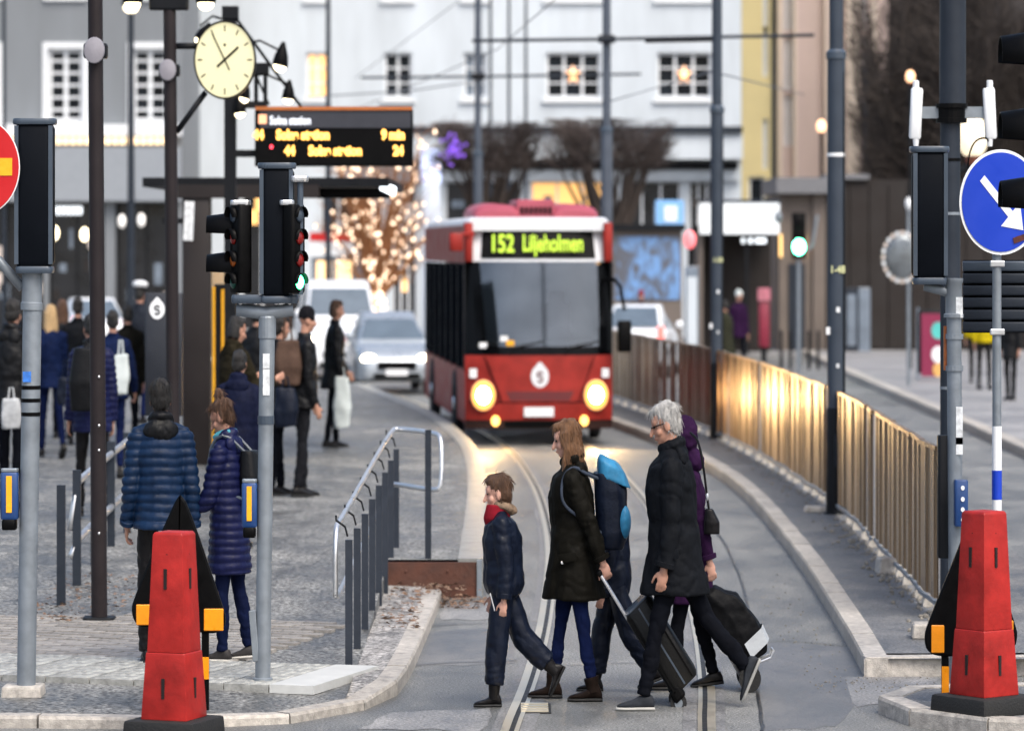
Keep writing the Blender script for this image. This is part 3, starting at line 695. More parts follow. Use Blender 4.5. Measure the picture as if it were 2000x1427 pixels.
# second dark post with clock
d = 41; z0 = .28; t = thing('clock_post', 'dark post carrying a glowing round clock on a slanted arm', 'clock', (XX(340, d), d, z0)); X = lambda px: XX(px, d) - XX(340, d); Z = lambda py: ZZ(py, d) - z0
obj('pole', B().cyl((0, 0, 0), (-.05, 0, Z(-40)), .072, .068, 18), M_BROWNP, t, smooth=40)
obj('disc', B().lathe((X(329), -.08, Z(138)), (0, -1, 0), [(0, .085), (.02, .092), (.04, .085), (.05, .05), (.052, .0)], 24), MATS['disc_grey'], t, smooth=40)
obj('clamp', B().rbox((X(331), 0, Z(138)), (.22, .17, .1), .03), M_DARK, t)
obj('crossbar', B().rbox((X(330), 0, Z(4)), (.42, .16, .14), .03), M_DARK, t)
def bell_lamp(t, c, s=1., lit=None, tilt=0.):
    I = Matrix.Rotation(tilt, 3, 'Y'); ax = I @ Vector((0, 0, 1)); c = Vector(c)
    l = obj('lamp_shade', B().lathe(c, ax, [(0, .095 * s), (.02 * s, .1 * s), (.1 * s, .085 * s), (.2 * s, .04 * s), (.24 * s, .02 * s)], 16), M_BLACK, t, smooth=40)
    obj('bulb', B().ell(c - ax * .01 * s, (.078 * s, .078 * s, .05 * s), I, 14, 7), lit or M_LAMP, l, smooth=True)
M_LAMP = emis('lamp_warm', (1, .84, .55, 1), 3.5); M_CLOCK = emis('clock_face', (1, .93, .58, 1), .42, (.3, .28, .18, 1))
for px in (259, 402):
    obj('lamp_arm', B().tube([(X(330), 0, Z(0)), (X(330) * .3 + X(px) * .7, 0, Z(-30)), (X(px), 0, Z(-30)), (X(px), 0, Z(-14))], .015, 8), M_DARK, t); bell_lamp(t, (X(px), 0, Z(6)), 1.1)
cx, cz = X(440), Z(118); r = .33
obj('clock_arm', B().tube([(X(345), 0, Z(258)), (X(402), 0, Z(180))], .028, 10), M_DARK, t, smooth=True)
obj('clock_arm', B().tube([(X(338), .02, Z(90)), (X(392), .02, Z(90))], .028, 10), M_DARK, t, smooth=True)
ck = obj('clock_case', B().lathe((cx, .06, cz), (0, -1, 0), [(0, r * .97), (.02, r), (.16, r), (.165, r * .965), (.13, r * .95)], 56), M_BLACK, t, smooth=40)
cf = obj('clock_face', B().lathe((cx, -.065, cz), (0, -1, 0), [(0, r * .95), (.005, r * .95), (.012, r * .6), (.013, .0)], 56), M_CLOCK, t, smooth=40)
for q in range(12):
    a = math.pi / 6 * q; I = Matrix.Rotation(a, 3, 'Y'); obj('hour_mark', B().box(Vector((cx, -.078, cz)) + I @ Vector((0, 0, r * .8)), (.012, .006, .05), I), M_BLACK, ck)
for a, L_, w in ((R(-31), r * .78, .014), (R(54), r * .55, .022)):
    I = Matrix.Rotation(a, 3, 'Y'); obj('hand', B().box(Vector((cx, -.085 - w * .3, cz)) + I @ Vector((0, 0, L_ / 2 - .05)), (w, .005, L_ + .1), I), M_BLACK, ck)
obj('emblem', B().disc((cx, cz + r * .38), .014, -.08, -.076, 12), M_BLACK, ck)

# ---- right edge: signal pole, round blue sign, mast
d = 28.6; z0 = .1; t = thing('signal_pole', 'grey signal pole at the right behind the red marker, seen from the back', 'signal pole', (XX(1868, d), d, z0)); X = lambda px: XX(px, d) - XX(1868, d); Z = lambda py: ZZ(py, d) - z0
shaft(t, Z(560), .055, -.02)
obj('sleeve', B().lathe((-.02, 0, Z(620)), (0, 0, 1), [(0, .075), (.02, .075), (.025, .062), (.2, .062), (.21, .07), (.23, .07)], 16), M_GALV, t, smooth=40)
for y in (662, 724): obj('clamp', B().lathe((-.015, 0, Z(y)), (0, 0, 1), [(0, .066), (.03, .066)], 16), M_GALV, t)
obj('bracket', B().tube([(X(1805), 0, Z(558)), (X(1835), 0, Z(566)), (X(1866), 0, Z(575))], .03, 10), M_GALV, t, smooth=True)
rear_box(t, X(1815), .0, Z(542), Z(296), .262)
s = obj('control_box', B().rbox((X(1874), -.09, Z(980)), (.1, .1, .27), .02), M_BTN, t, smooth=40)
for y in (950, 972, 992, 1012): obj('mark', B().disc((X(1876), Z(y)), .014, -.146, -.14, 12), M_SIGNWHITE, s)
obj('cabinet', B().rbox((X(1846), .06, Z(970)), (.1, .12, .72), .02), M_DARK, t, smooth=40)
for y, h in ((830, .22), (870, .1), (600, .12)): obj('sticker', B().box((X(1872), -.057, Z(y)), (.05, .006, h)), M_STICK, t)
obj('orange_board', B().box((X(1848), .03, Z(680)), (.03, .05, .26)), mat('board_orange', '#8a4a1c', .6, var=.5, sc=20), t)
obj('board_edge', B().box((X(1855), .0, Z(690)), (.02, .05, .3)), M_WHITE, t)
d = 28.9; z0 = .1; t = thing('mandatory_sign', 'round blue keep right arrow sign on a blue and white banded post', 'road sign', (XX(1947, d), d, z0)); X = lambda px: XX(px, d) - XX(1947, d); Z = lambda py: ZZ(py, d) - z0
p = shaft(t, Z(360), .034, 0)
obj('white_band', B().cyl((0, 0, 0), (0, 0, Z(832)), .0365, .0365, 18), M_SIGNWHITE, p, smooth=40)
obj('blue_band', B().lathe((0, 0, Z(975)), (0, 0, 1), [(0, .038), (Z(918) - Z(975), .038)], 18), M_BLUE, p)
cx, cz = X(1953), Z(395); r = .312
s = obj('disc', B().disc((cx, cz), r, -.06, -.045, 56), M_SIGNWHITE, t)
obj('blue_face', B().disc((cx, cz), r - .018, -.066, -.0605, 56), M_BLUE, s)
A = Matrix.Rotation(R(45), 3, 'Y'); q = lambda x, z: (cx + (A @ Vector((x, 0, z))).x, cz + (A @ Vector((x, 0, z))).z)
obj('arrow', B().prism([q(*v) for v in ((-.2, -.024), (.1, -.024), (.1, -.1), (.235, 0), (.1, .1), (.1, .024), (-.2, .024))], -.07, -.0665), M_SIGNWHITE, s)
obj('sticker', B().box((cx + .14, -.072, cz - .215), (.1, .004, .035), Matrix.Rotation(R(-16), 3, 'Y')), mat('sticker_red', '#4a1a14', .6, var=.7, sc=60), s)
for y in (515, 648): obj('clamp', B().rbox((0, -.03, Z(y)), (.11, .03, .035), .01), M_INOX, t)
t2 = thing('slatted_sign', 'dark sign panel with horizontal profiles seen from behind, below the round blue sign', 'sign', (XX(1990, 29.3), 29.3, ZZ(650, 29.3)))
h = ZZ(508, 29.3) - ZZ(650, 29.3)
for k in range(6): obj('profile', B().rbox((.06, 0, h * (k + .5) / 6), (.98, .05, h / 6 - .012), .012, ax='x'), M_DARK2 if k < 5 else M_SIGTRIM, t2, smooth=40)
obj('back_sheet', B().box((.06, .035, h / 2), (.96, .008, h)), M_SIGBACK, t2)
for k in (-.2, .3): obj('rear_rail', B().box((k, .06, h / 2), (.04, .03, h)), M_GALV, t2)
# side view signal with three hoods entering the frame on the right
d = 27.2; t = thing('traffic_light', 'black three lamp traffic light seen from the side, cut by the right edge', 'traffic light', (XX(2050, d), d, .09)); X = lambda px: XX(px, d) - XX(2050, d); Z = lambda py: ZZ(py, d) - .09
shaft(t, Z(430), .057, 0); hb = obj('housing', B().rbox((0, 0, (Z(20) + Z(445)) / 2), (.16, .34, Z(20) - Z(445)), .05), M_BLACK, t, smooth=40)
for zc in (100, 248, 382):
    rg = []
    for L_ in (0, .27):
        rg.append([Vector((-.08 - L_, .13 * math.cos(R(-25 + 230 * i / 18)), Z(zc) - .02 + (.135 - L_ * .12) * math.sin(R(-25 + 230 * i / 18)))) for i in range(19)])
    inn = [[p + (Vector((p.x, 0, Z(zc) - .02)) - p) * .05 for p in r_] for r_ in rg]
    obj('hood', B().loft([rg[0], rg[1], inn[1], inn[0]], False, False), M_BLACK, hb, smooth=True)
    obj('lens', B().lathe((-.08, 0, Z(zc) - .02), (-1, 0, 0), [(0, .1), (.02, .08), (.03, .02)], 18), M_DIMRED if zc == 100 else M_DIMGRN, hb, smooth=True)
# mast at the end of the fence with two antennas
d = 33.4; t = thing('mast', 'thick dark grey mast at the near end of the fence with two white antennas', 'mast', (XX(1856, d), d, .114)); X = lambda px: XX(px, d) - XX(1856, d); Z = lambda py: ZZ(py, d) - .114
obj('lower_shaft', B().cyl((0, 0, 0), (0, 0, Z(235)), .088, .088, 22), M_DARK2, t, smooth=40)
obj('upper_shaft', B().cyl((.02, 0, Z(205)), (.03, 0, 7.6), .115, .108, 22), M_DARK2, t, smooth=40)
c_ = obj('clamp', B().lathe((.01, 0, Z(240)), (0, 0, 1), [(0, .135), (.03, .135), (.031, .12), (.1, .12), (.101, .14), (.13, .14)], 20), M_BLACK, t)
obj('cuff', B().lathe((0, 0, Z(315)), (0, 0, 1), [(0, .093), (.02, .093)], 20), M_BLACK, t)
for px, lx in ((1788, .02), (1932, -.02)):
    s = obj('antenna', B().rbox((X(px), -.04, (Z(172) + Z(272)) / 2), (.105, .07, Z(172) - Z(272)), .03, Matrix.Rotation(lx * 3, 3, 'Y')), M_WHITE, t, smooth=40)
    obj('antenna_tip', B().lathe((X(px), -.04, Z(173)), (0, 0, 1), [(0, .028), (.05, .028), (.055, .016)], 12), M_WHITE, s)
    obj('antenna_foot', B().lathe((X(px), -.04, Z(272)), (0, 0, -1), [(0, .028), (.05, .022)], 12), M_WHITE, s)
    obj('antenna_arm', B().box(((X(px) + X(1860)) / 2, 0, Z(220)), (abs(X(px) - X(1860)) - .1, .05, .08)), M_GALV, s)
obj('cable', B().tube(smooth_line([(X(1932), -.04, Z(282)), (X(1925), -.08, Z(268)), (X(1900), -.1, Z(275)), (X(1888), -.08, Z(310)), (X(1890), -.05, Z(350))], 2), .007, 6), M_BLACK, t)
for y, z_ in ((420, .02), (760, .02)): obj('strap', B().lathe((0, 0, Z(y)), (0, 0, 1), [(0, .091), (z_, .091)], 20), M_GALV, t)

# ================================================================= bus
M_BUSRED = mat('bus_red', '#86251f', .45, var=.3, sc=2.5, bump=.02, spec=.25)
M_BUSWHITE = mat('bus_white', '#d2d5da', .35, var=.05, sc=2, bump=.02)
M_PINK = mat('roof_pod_red', '#9a4655', .5, var=.1, sc=3)
M_GLASSD = mat('dark_glass', '#07080a', .12, var=.1, bump=.0, rvar=.04, spec=.1)
M_GLASS = glass('windscreen', (.55, .6, .64), .05, .12)
M_HEAD = emis('headlight_lit', (1, .66, .3, 1), 60)
M_TYRE = mat('tyre', '#15161a', .8, bump=.2)
M_LED = emis('led_yellow', (.5, .74, .06, 1), .5)
M_BLUR = mat('interior_grey', '#23262a', .7)
bus = thing('bus', 'red city bus with lit headlights coming along the tram track, number 152', 'bus', (.47, 64.7, 0), R(4.6))
def ring_x(y, hw, z0, z1, r, ins=0., n=4):                    # rounded rectangle cross-section of a vehicle in x-z
    o = []
    for cx, cz, a0 in ((hw - r, z1 - r, 0), (-hw + r, z1 - r, 90), (-hw + r * .5, z0 + r * .5, 180), (hw - r * .5, z0 + r * .5, 270)):
        rr = r if a0 < 180 else r * .5
        for q in range(n + 1): a = R(a0 + 90 * q / n); o.append((cx + rr * math.cos(a), y, cz + rr * math.sin(a)))
    return o
def front_curve(z):                                          # how far the nose sits behind the foremost point
    return float(np.interp(z, [.2, .5, 1.15, 2.5, 3.0], [.05, 0, .03, .28, .5]))
# lower red body: lofted along length; nose plan is curved
def bow(x): return .22 * (abs(x) / 1.25) ** 3.2
def panel(x0, x1, z0, z1, off=0., nx=14, nz_=6, fr=front_curve, shape=None):
    bb = B(); vs = []
    for j in range(nz_ + 1):
        z = z0 + (z1 - z0) * j / nz_
        for i in range(nx + 1):
            u = i / nx; a, c = (x0, x1) if not shape else shape(j / nz_)
            x = a + (c - a) * u; vs.append((x, fr(z) + bow(x) - off, z))
    fs = [(j * (nx + 1) + i, j * (nx + 1) + i + 1, (j + 1) * (nx + 1) + i + 1, (j + 1) * (nx + 1) + i) for j in range(nz_) for i in range(nx)]
    return bb.add(vs, fs)
def side_shell(z0, z1, y0=.2, y1=12, hw=1.25):
    bb = B()
    for s in (-1, 1): bb.add([(s * hw, y0 + .02, z0), (s * hw, y1, z0), (s * hw, y1, z1), (s * hw, front_curve(z1) + .22, z1)], [(0, 1, 2, 3)])
    bb.add([(-hw, y1, z0), (hw, y1, z0), (hw, y1, z1), (-hw, y1, z1)], [(0, 1, 2, 3)])
    return bb
obj('front_skirt', panel(-1.25, 1.25, .22, .5, 0, 16, 3), mat('bus_lower', '#2c1512', .4, var=.12), bus, smooth=True)
obj('front_panel', panel(-1.25, 1.25, .5, 1.2, 0), M_BUSRED, bus, smooth=True)
fp = obj('bumper', panel(-1.24, 1.24, .34, .56, .035, 16, 3), M_BUSRED, bus, smooth=True)
obj('bonnet', panel(0, 0, .58, 1.17, .03, 14, 6, shape=lambda t: (-.62 - .28 * t, .62 + .28 * t)), M_BUSRED, bus, smooth=True)
obj('grille', panel(0, 0, .6, .72, .036, 12, 2, shape=lambda t: (-.5 - .08 * t, .5 + .08 * t)), mat('bus_grille', '#571318', .6), bus)
obj('front_glass_frame', panel(-1.235, 1.235, 1.2, 1.32, .006, 14, 2), M_GLASSD, bus, smooth=True)
obj('front_glass_frame', panel(-1.235, 1.235, 2.42, 2.5, .006, 14, 2), M_GLASSD, bus, smooth=True)
sb = obj('side_body', side_shell(.3, 1.0), M_BUSRED, bus)
obj('roof_side', side_shell(2.42, 2.92), M_BUSRED, bus)
# left side glazing (kerb side towards the platform): windows with pillars
for s in (-1, 1):
    for k in range(7):
        y0 = .42 + k * 1.66
        bb = B(); hw = 1.248 * s; bb.add([(hw, y0, 1.02), (hw, y0 + 1.56, 1.02), (hw, y0 + 1.56, 2.4), (hw, y0, 2.4)], [(0, 1, 2, 3)])
        obj('side_window', bb, mat('side_glass', '#101317', .5, var=.4, sc=1.5, bump=0, spec=.0), bus)
        obj('pillar', B().box((1.25 * s, y0 - .05, 1.7), (.03, .1, 1.45)), M_DARK, bus)
    for y in (2.7, 9.3):
        w = obj('wheel', B().lathe((1.12 * s, y, .48), (s, 0, 0), [(0, .3), (.0, .48), (.14, .48), (.17, .44), (.17, .28), (.1, .26), (.1, .05)], 24), M_TYRE, bus, smooth=40)
        obj('rim', B().lathe((1.2 * s, y, .48), (s, 0, 0), [(0, .26), (.05, .24), (.07, .1), (.1, .08)], 20), M_INOX, w, smooth=40)
# windscreen: real glass in front of a dark cab
obj('windscreen', panel(0, 0, 1.31, 2.44, .02, 14, 6, shape=lambda t: (-1.02 + .02 * t, 1.03 - .02 * t)), M_GLASS, bus, smooth=True)
obj('cab_bulkhead', B().bx(-1.2, 1.2, 2.6, 2.65, .4, 2.5), mat('cab_grey', '#474f58', .8, var=.1, sc=2), bus)
obj('cab_floor', B().bx(-1.2, 1.2, .5, 2.6, .4, .5), M_BLUR, bus)
obj('ceiling_lamp', B().box((0, 1.8, 2.44), (.9, .3, .03)), emis('cab_lamp', (.9, .95, 1, 1), 4), bus)
obj('driver_seat', B().rbox((.42, 1.5, 1.5), (.5, .16, .75), .08).rbox((.42, 1.3, 1.15), (.5, .5, .15), .08).rbox((.42, 1.5, 1.95), (.3, .12, .2), .05), M_BLACK, bus, smooth=40)
obj('dashboard', B().rbox((.1, .6, 1.22), (1.9, .5, .3), .1), M_BLUR, bus, smooth=40)
obj('steering_wheel', B().tube([(.42 + .22 * math.cos(a), .85 + .12 * math.sin(a), 1.42 + .16 * math.sin(a)) for a in np.linspace(0, 6.28, 18)], .018, 6), M_BLACK, bus)
obj('left_pillar', panel(0, 0, 1.25, 2.44, .03, 4, 6, shape=lambda t: (-1.235, -.88 - .12 * t)), M_GLASSD, bus)
obj('right_pillar', panel(0, 0, 1.25, 2.44, .03, 4, 6, shape=lambda t: (1.02 + .03 * t, 1.235)), M_GLASSD, bus)
for x, z in ((-.95, 1.33), (-.6, 1.42), (-.5, 1.36)): obj('sticker', B().box((x, front_curve(z) + bow(x) - .045, z), (.13, .006, .07)), M_WHITE if x != -.5 else M_YEL, bus)
for s, a in ((-.5, 14), (.45, 14)): obj('wiper', B().tube([(s, -.02, 1.22), (s + .05, .0, 1.3), (s + .55, .03, 1.38)], .012, 6), M_BLACK, bus)
# brow with display
br = obj('brow', panel(-1.13, 1.13, 2.44, 3.0, .03, 16, 6), M_BUSWHITE, bus, smooth=True)
for s in (-1, 1): obj('brow_corner', B().rbox((s * 1.185, .42, 2.7), (.15, .32, .52), .05), M_BUSRED, bus, smooth=40)
dp = obj('destination_display', panel(0, 0, 2.48, 2.9, .04, 12, 4, shape=lambda t: (-.98 + .04 * t, .98 - .04 * t)), M_BLACK, bus, smooth=True)
text('152', .33, M_LED, bus, 'route_number', (-.84, .21, 2.57), .006, .004, sx=.86)
text('Liljeholmen', .31, M_LED, bus, 'destination_text', (-.28, .2, 2.58), .006, .004, sx=.72)
bb = B()
bb.loft([ring_x(.35, 1.17, 2.85, 3.0, .08), ring_x(.5, 1.22, 2.85, 3.03, .1), ring_x(11.8, 1.22, 2.85, 3.03, .1), ring_x(12, 1.15, 2.85, 2.98, .08)])
obj('roof', bb, M_BUSWHITE, bus, smooth=40)
for s in (-1, 1):
    bb = B().loft([[(s * .66 + .42 * k * math.cos(a), y, 3.0 + h * max(0, math.sin(a)) ** .6) for a in np.linspace(0, math.pi, 12)] for y, k, h in ((.7, .9, .12), (.85, 1, .21), (3.2, 1, .24), (3.4, .9, .12))])
    obj('roof_pod', bb, M_PINK, bus, smooth=50)
ac = obj('roof_unit', B().rbox((0, 1.6, 3.13), (.66, 1.6, .28), .06, ax='y'), M_PINK, bus, smooth=40)
for k in range(7): obj('vent_slot', B().box((-.24 + k * .08, .795, 3.12), (.055, .02, .1)), M_BLACK, ac)
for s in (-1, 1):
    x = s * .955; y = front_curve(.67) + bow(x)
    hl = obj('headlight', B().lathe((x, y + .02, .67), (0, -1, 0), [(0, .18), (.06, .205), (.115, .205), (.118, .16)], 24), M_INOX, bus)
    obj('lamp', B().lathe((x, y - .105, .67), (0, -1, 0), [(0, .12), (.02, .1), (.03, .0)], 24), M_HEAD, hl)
    obj('reflector', B().lathe((x, y - .1, .67), (0, -1, 0), [(0, .2), (.012, .19), (.013, .121)], 28), emis('halo_glow', (1, .42, .1, 1), .7), hl)  # glowing orange ring added to imitate a warm halo round the lamp
    obj('headlight_cover', panel(0, 0, .6, .98, .03, 6, 4, shape=lambda t, s=s: ((.72 + .22 * t, 1.2) if s > 0 else (-1.2, -.72 - .22 * t))), M_BUSRED, bus)
    obj('indicator', B().box((s * 1.12, .1, .96), (.12, .04, .12)), M_WHITE, bus)
    obj('fog_lamp', B().lathe((s * .75, .0, .33), (0, -1, 0), [(0, .07), (.03, .06)], 16), emis('fog_lit', (1, .5, .12, 1), 2), bus)
    L = bpy.data.lights.new('headlight_beam', 'SPOT'); L.energy = 150; L.color = (1, .66, .3); L.spot_size = R(84); L.spot_blend = .8; L.shadow_soft_size = .12
    lo = bpy.data.objects.new('headlight_beam', L); COL.objects.link(lo); lo.parent = bus; lo.location = (x, y - .2, .67)
    lo.rotation_euler = Vector((-.12, 1, .02)).to_track_quat('Z', 'Y').to_euler()
for x_ in (-.66, .66): obj('panel_gap', panel(0, 0, .58, 1.19, .034, 1, 6, shape=lambda t, x_=x_: (x_ * (1 + .42 * t) - .008, x_ * (1 + .42 * t) + .008)), M_BLACK, bus)
obj('panel_gap', panel(-1.2, 1.2, .565, .58, .036, 16, 1), M_BLACK, bus); obj('lower_grille', panel(-.6, .6, .24, .32, .04, 10, 1), M_BLACK, bus)
pt = obj('number_plate', B().box((-.02, -.055, .45), (.5, .012, .125)), M_WHITE, bus)
# emblem: white drop-shaped ring
def emblem(par, cx, y, cz, r, m, m2, nm='emblem'):
    P = []
    for k in range(36):
        a = 2 * math.pi * k / 36; rr = r * (1 + .28 * max(0, math.cos(a * .5 - math.pi / 4 * 0) - 2) + (.3 * max(0, 1 - abs((a - math.pi / 2 + math.pi) % (2 * math.pi) - math.pi) / .5)))
        P.append((cx + rr * math.cos(a), cz + rr * math.sin(a)))
    e = obj(nm, B().prism(P, y - .006, y), m, par)
    bb = B(); pts = [(cx + r * .3 * math.cos(t), y - .009, cz + r * .16 + r * .2 * math.sin(t)) for t in np.linspace(.2, 3.9, 10)] + [(cx + r * .3 * math.cos(t), y - .009, cz - r * .26 + r * .22 * math.sin(t)) for t in np.linspace(1.2, -2.6, 10)]
    obj('curl', bb.tube(pts, r * .09, 6), m2, e); return e
emblem(bus, 0, -.012, .92, .15, M_BUSWHITE, MATS['bus_grille'])
# mirrors
for s in (-1, 1):
    a = obj('mirror_arm', B().tube(smooth_line([(s * 1.1, .35, 2.8 if s < 0 else 2.2), (s * 1.35, .05, 2.8 if s < 0 else 2.2), (s * 1.42, -.1, 2.72 if s < 0 else 1.8)], 1), .03, 8), M_BUSRED if s < 0 else M_BLACK, bus)
    obj('mirror', B().rbox((s * 1.42, -.1, 2.7 if s < 0 else 1.45), (.24, .16, .24 if s < 0 else .42), .06), M_BUSRED if s < 0 else M_BLACK, a, smooth=40)

# ================================================================= cars
M_CARGLASS = mat('car_glass', '#55616c', .1, var=.15, sc=2, bump=0, rvar=.04, spec=.8)
M_CARW = mat('car_white', '#dfe3e8', .28, var=.04, sc=2, bump=0, coat=.5); M_CARS = mat('car_silver', '#a4acb4', .32, metal=.5, var=.05, sc=2, bump=0, coat=.4)
M_CARD = mat('car_dark', '#2a2d33', .4, var=.1, sc=2, bump=0)
M_LAMPW = emis('car_headlight', (1, .86, .62, 1), 9); M_TAIL = emis('tail_lamp', (1, .12, .1, 1), 1.2)
def car(label, loc, rz, m, L, Wd, H, van=False, lit=True, tail=False, group=None):
    t = thing('parked_van' if van else 'car', label, 'van' if van else 'car', loc, rz, group); hw = Wd / 2     # front at y=0, looking along -y
    if van: st = [(0, .86, .3, .62), (.05, .94, .28, .95), (.5, .98, .25, 1.12), (.95, 1, .22, 1.24), (L - .1, 1, .25, 1.25), (L, .97, .3, 1.2)]
    else: st = [(0, .78, .3, .55), (.06, .88, .26, .66), (.45, .97, .22, .82), (1.25, 1, .2, .95), (L - .9, 1, .22, 1.0), (L - .15, .95, .28, .96), (L, .88, .34, .8)]
    bb = B().loft([ring_x(y, hw * k, z0, z1 * (H / (1.95 if van else 1.45)), .13, n=4) for y, k, z0, z1 in st])
    body = obj('body', bb, m, t, smooth=45)
    zb = (1.22 if van else .93) * (H / (1.95 if van else 1.45))
    gh = [(.55, .86, zb), (1.35, .8, H - .1), (1.75, .8, H), (L - .3, .8, H), (L - .05, .86, zb)] if van else [(1.05, .86, zb), (1.95, .68, H - .1), (2.3, .68, H), (L - 1.4, .68, H - .01), (L - .55, .74, zb + .1), (L - .3, .8, zb)]
    rg = [[(-hw * .93, y, zb - .04), (hw * .93, y, zb - .04), (hw * k, y, z), (-hw * k, y, z)] for y, k, z in gh]
    ca = obj('cabin', B().loft(rg).bev(.05, 2), m, t, smooth=50)
    def quad(pts, dz=0): return B().add(pts, [(0, 1, 2, 3)])
    y0, k0, _ = gh[0]; y1, k1, z1 = gh[1]; e = .03
    lerp = lambda a, c, u: a + (c - a) * u
    obj('windscreen', quad([(-hw * .84, lerp(y0, y1, .12) - e, lerp(zb, z1, .1)), (hw * .84, lerp(y0, y1, .12) - e, lerp(zb, z1, .1)), (hw * (k1 - .06), lerp(y0, y1, .93) - e, lerp(zb, z1, .93)), (-hw * (k1 - .06), lerp(y0, y1, .93) - e, lerp(zb, z1, .93))]), M_CARGLASS, t)
    ye, ke, _ = gh[-1]; yd, kd, zd = gh[-2] if van else gh[-3]
    obj('rear_window', quad([(-hw * .76, lerp(ye, yd, .15) + e, lerp(zb, zd, .18)), (hw * .76, lerp(ye, yd, .15) + e, lerp(zb, zd, .18)), (hw * (kd - .08), lerp(ye, yd, .9) + e, lerp(zb, zd, .92)), (-hw * (kd - .08), lerp(ye, yd, .9) + e, lerp(zb, zd, .92))]), M_CARGLASS, t)
    for s in (-1, 1):
        ya, yb_ = gh[1][0], gh[-3][0] if not van else 2.6
        obj('side_window', quad([(s * (hw * .915 + .012), ya - .35, zb + .06), (s * (hw * .915 + .012), yb_ + .2, zb + .06), (s * (hw * k1 + .03), yb_, H - .16), (s * (hw * k1 + .03), ya + .15, H - .16)]), M_CARGLASS, t)
        hz = .72 * (H / 1.95) + .1 if van else .64
        obj('headlight', B().ell((s * hw * .72, .09, hz), (.17, .07, .08), None, 12, 7), M_LAMPW if lit else M_WHITE, t, smooth=True)
        obj('tail_lamp', B().box((s * hw * .86, L - .06, .9 if not van else 1.0), (.15, .1, .28)), M_TAIL if tail else M_REDSIGN, t)
        obj('mirror', B().ell((s * (hw + .09), gh[0][0] + .35, zb + .1), (.1, .06, .08), None, 10, 6), m, t, smooth=True)
        for y in (.85, L - .85):
            w = obj('wheel', B().lathe((s * (hw - .2), y, .32), (s, 0, 0), [(0, .2), (0, .32), (.17, .32), (.2, .29), (.2, .2), (.15, .19), (.15, .03)], 18), M_TYRE, t, smooth=40)
            obj('rim', B().lathe((s * (hw - .05), y, .32), (s, 0, 0), [(0, .19), (.03, .17), (.04, .05)], 14), M_INOX, w)
    obj('grille', B().box((0, -.005, .52), (Wd * .5, .04, .14)), M_BLACK, t); obj('lower_grille', B().box((0, .0, .33), (Wd * .6, .05, .1)), M_BLACK, t)
    obj('number_plate', B().box((0, -.03, .4), (.5, .02, .11)), M_WHITE, t); obj('rear_plate', B().box((0, L + .01, .7), (.5, .02, .11)), M_WHITE, t)
    return t
car('white van waiting behind the platform people, one headlight lit', (XX(668, 95), 95, 0), R(6), M_CARW, 4.9, 1.9, 1.95, van=True)
car('silver car with lit headlights between white van and bus', (XX(775, 86.5), 86.5, 0), R(7), M_CARS, 4.4, 1.75, 1.45)
car('white hatchback seen from behind over the fence, right of the bus', (XX(1266, 101), 101, 0), R(180 - 8), M_CARW, 4.2, 1.75, 1.46, lit=False, tail=True)
car('white car far left with pink tail light behind the crowd', (XX(150, 113), 113, 0), R(196), M_CARW, 4.3, 1.75, 1.46, lit=False, tail=True)

# ================================================================= tram stop
M_SHEL = mat('shelter_brown', '#211c1c', .55, spec=.3, var=.12, sc=3, bump=.05)
d = 53; t = thing('tram_shelter', 'dark brown steel tram shelter with broad column and flat roof beam', 'shelter', (0, d, .28))
Xs = lambda px: XX(px, d); Zs = lambda py: ZZ(py, d) - .28
obj('column', B().rbox((Xs(385), 0, Zs(385) / 2), (Xs(412) - Xs(358), .34, Zs(385)), .02), M_SHEL, t, smooth=40)
obj('roof_beam', B().box((Xs(480), .0, Zs(374)), (Xs(640) - Xs(352), .4, Zs(362) - Zs(388))), M_SHEL, t)
obj('roof', B().box((Xs(520), 3.2, Zs(356)), (3.4, 6.6, .1)), M_DARK, t)
obj('cantilever', B().box((Xs(690), .3, Zs(377)), (Xs(762) - Xs(620), .3, Zs(366) - Zs(386))), M_BLACK, t)
obj('end_lamp', B().rbox((Xs(757), .2, Zs(368)), (.22, .2, .1), .04, Matrix.Rotation(R(20), 3, 'Y')), emis('cold_lamp', (.85, .93, 1, 1), 2.2), t)
obj('rear_post', B().box((Xs(395), 6.2, Zs(360) / 2), (.12, .12, Zs(360))), M_DARK, t)
obj('glass_wall', B().box((Xs(395), 3.2, 1.2), (.02, 5.6, 2.0)), glass('shelter_glass', (.7, .76, .8), .05, .08), t)
obj('notice', B().box((Xs(376), -.6, Zs(432)), (.13, .03, .42), Matrix.Rotation(R(3), 3, 'Y')), M_STICK, t); obj('notice_arm', B().box((Xs(350), -.58, Zs(432)), (.36, .03, .06)), M_DARK, t)
d = 44; t = thing('info_cabinet', 'dark slate cabinet with a white round emblem in the crowd', 'cabinet', (XX(320, d), d, .28)); X = lambda px: XX(px, d) - XX(320, d); Z = lambda py: ZZ(py, d) - .28
obj('panel', B().rbox((0, 0, (Z(572) + Z(812)) / 2), (X(355) - X(283), .12, Z(572) - Z(812)), .02), mat('slate', '#1e222b', .45, var=.1, sc=2), t, smooth=40)
obj('leg', B().box((.1, .0, Z(812) / 2), (.1, .1, Z(812))), M_DARK, t); emblem(t, X(308), -.066, Z(604), .088, M_SIGNWHITE, M_DARK)
d = 50; t = thing('ticket_machine', 'yellow ticket machine edge beside the shelter column', 'machine', (XX(440, d), d, .28)); Z = lambda py: ZZ(py, d) - .28
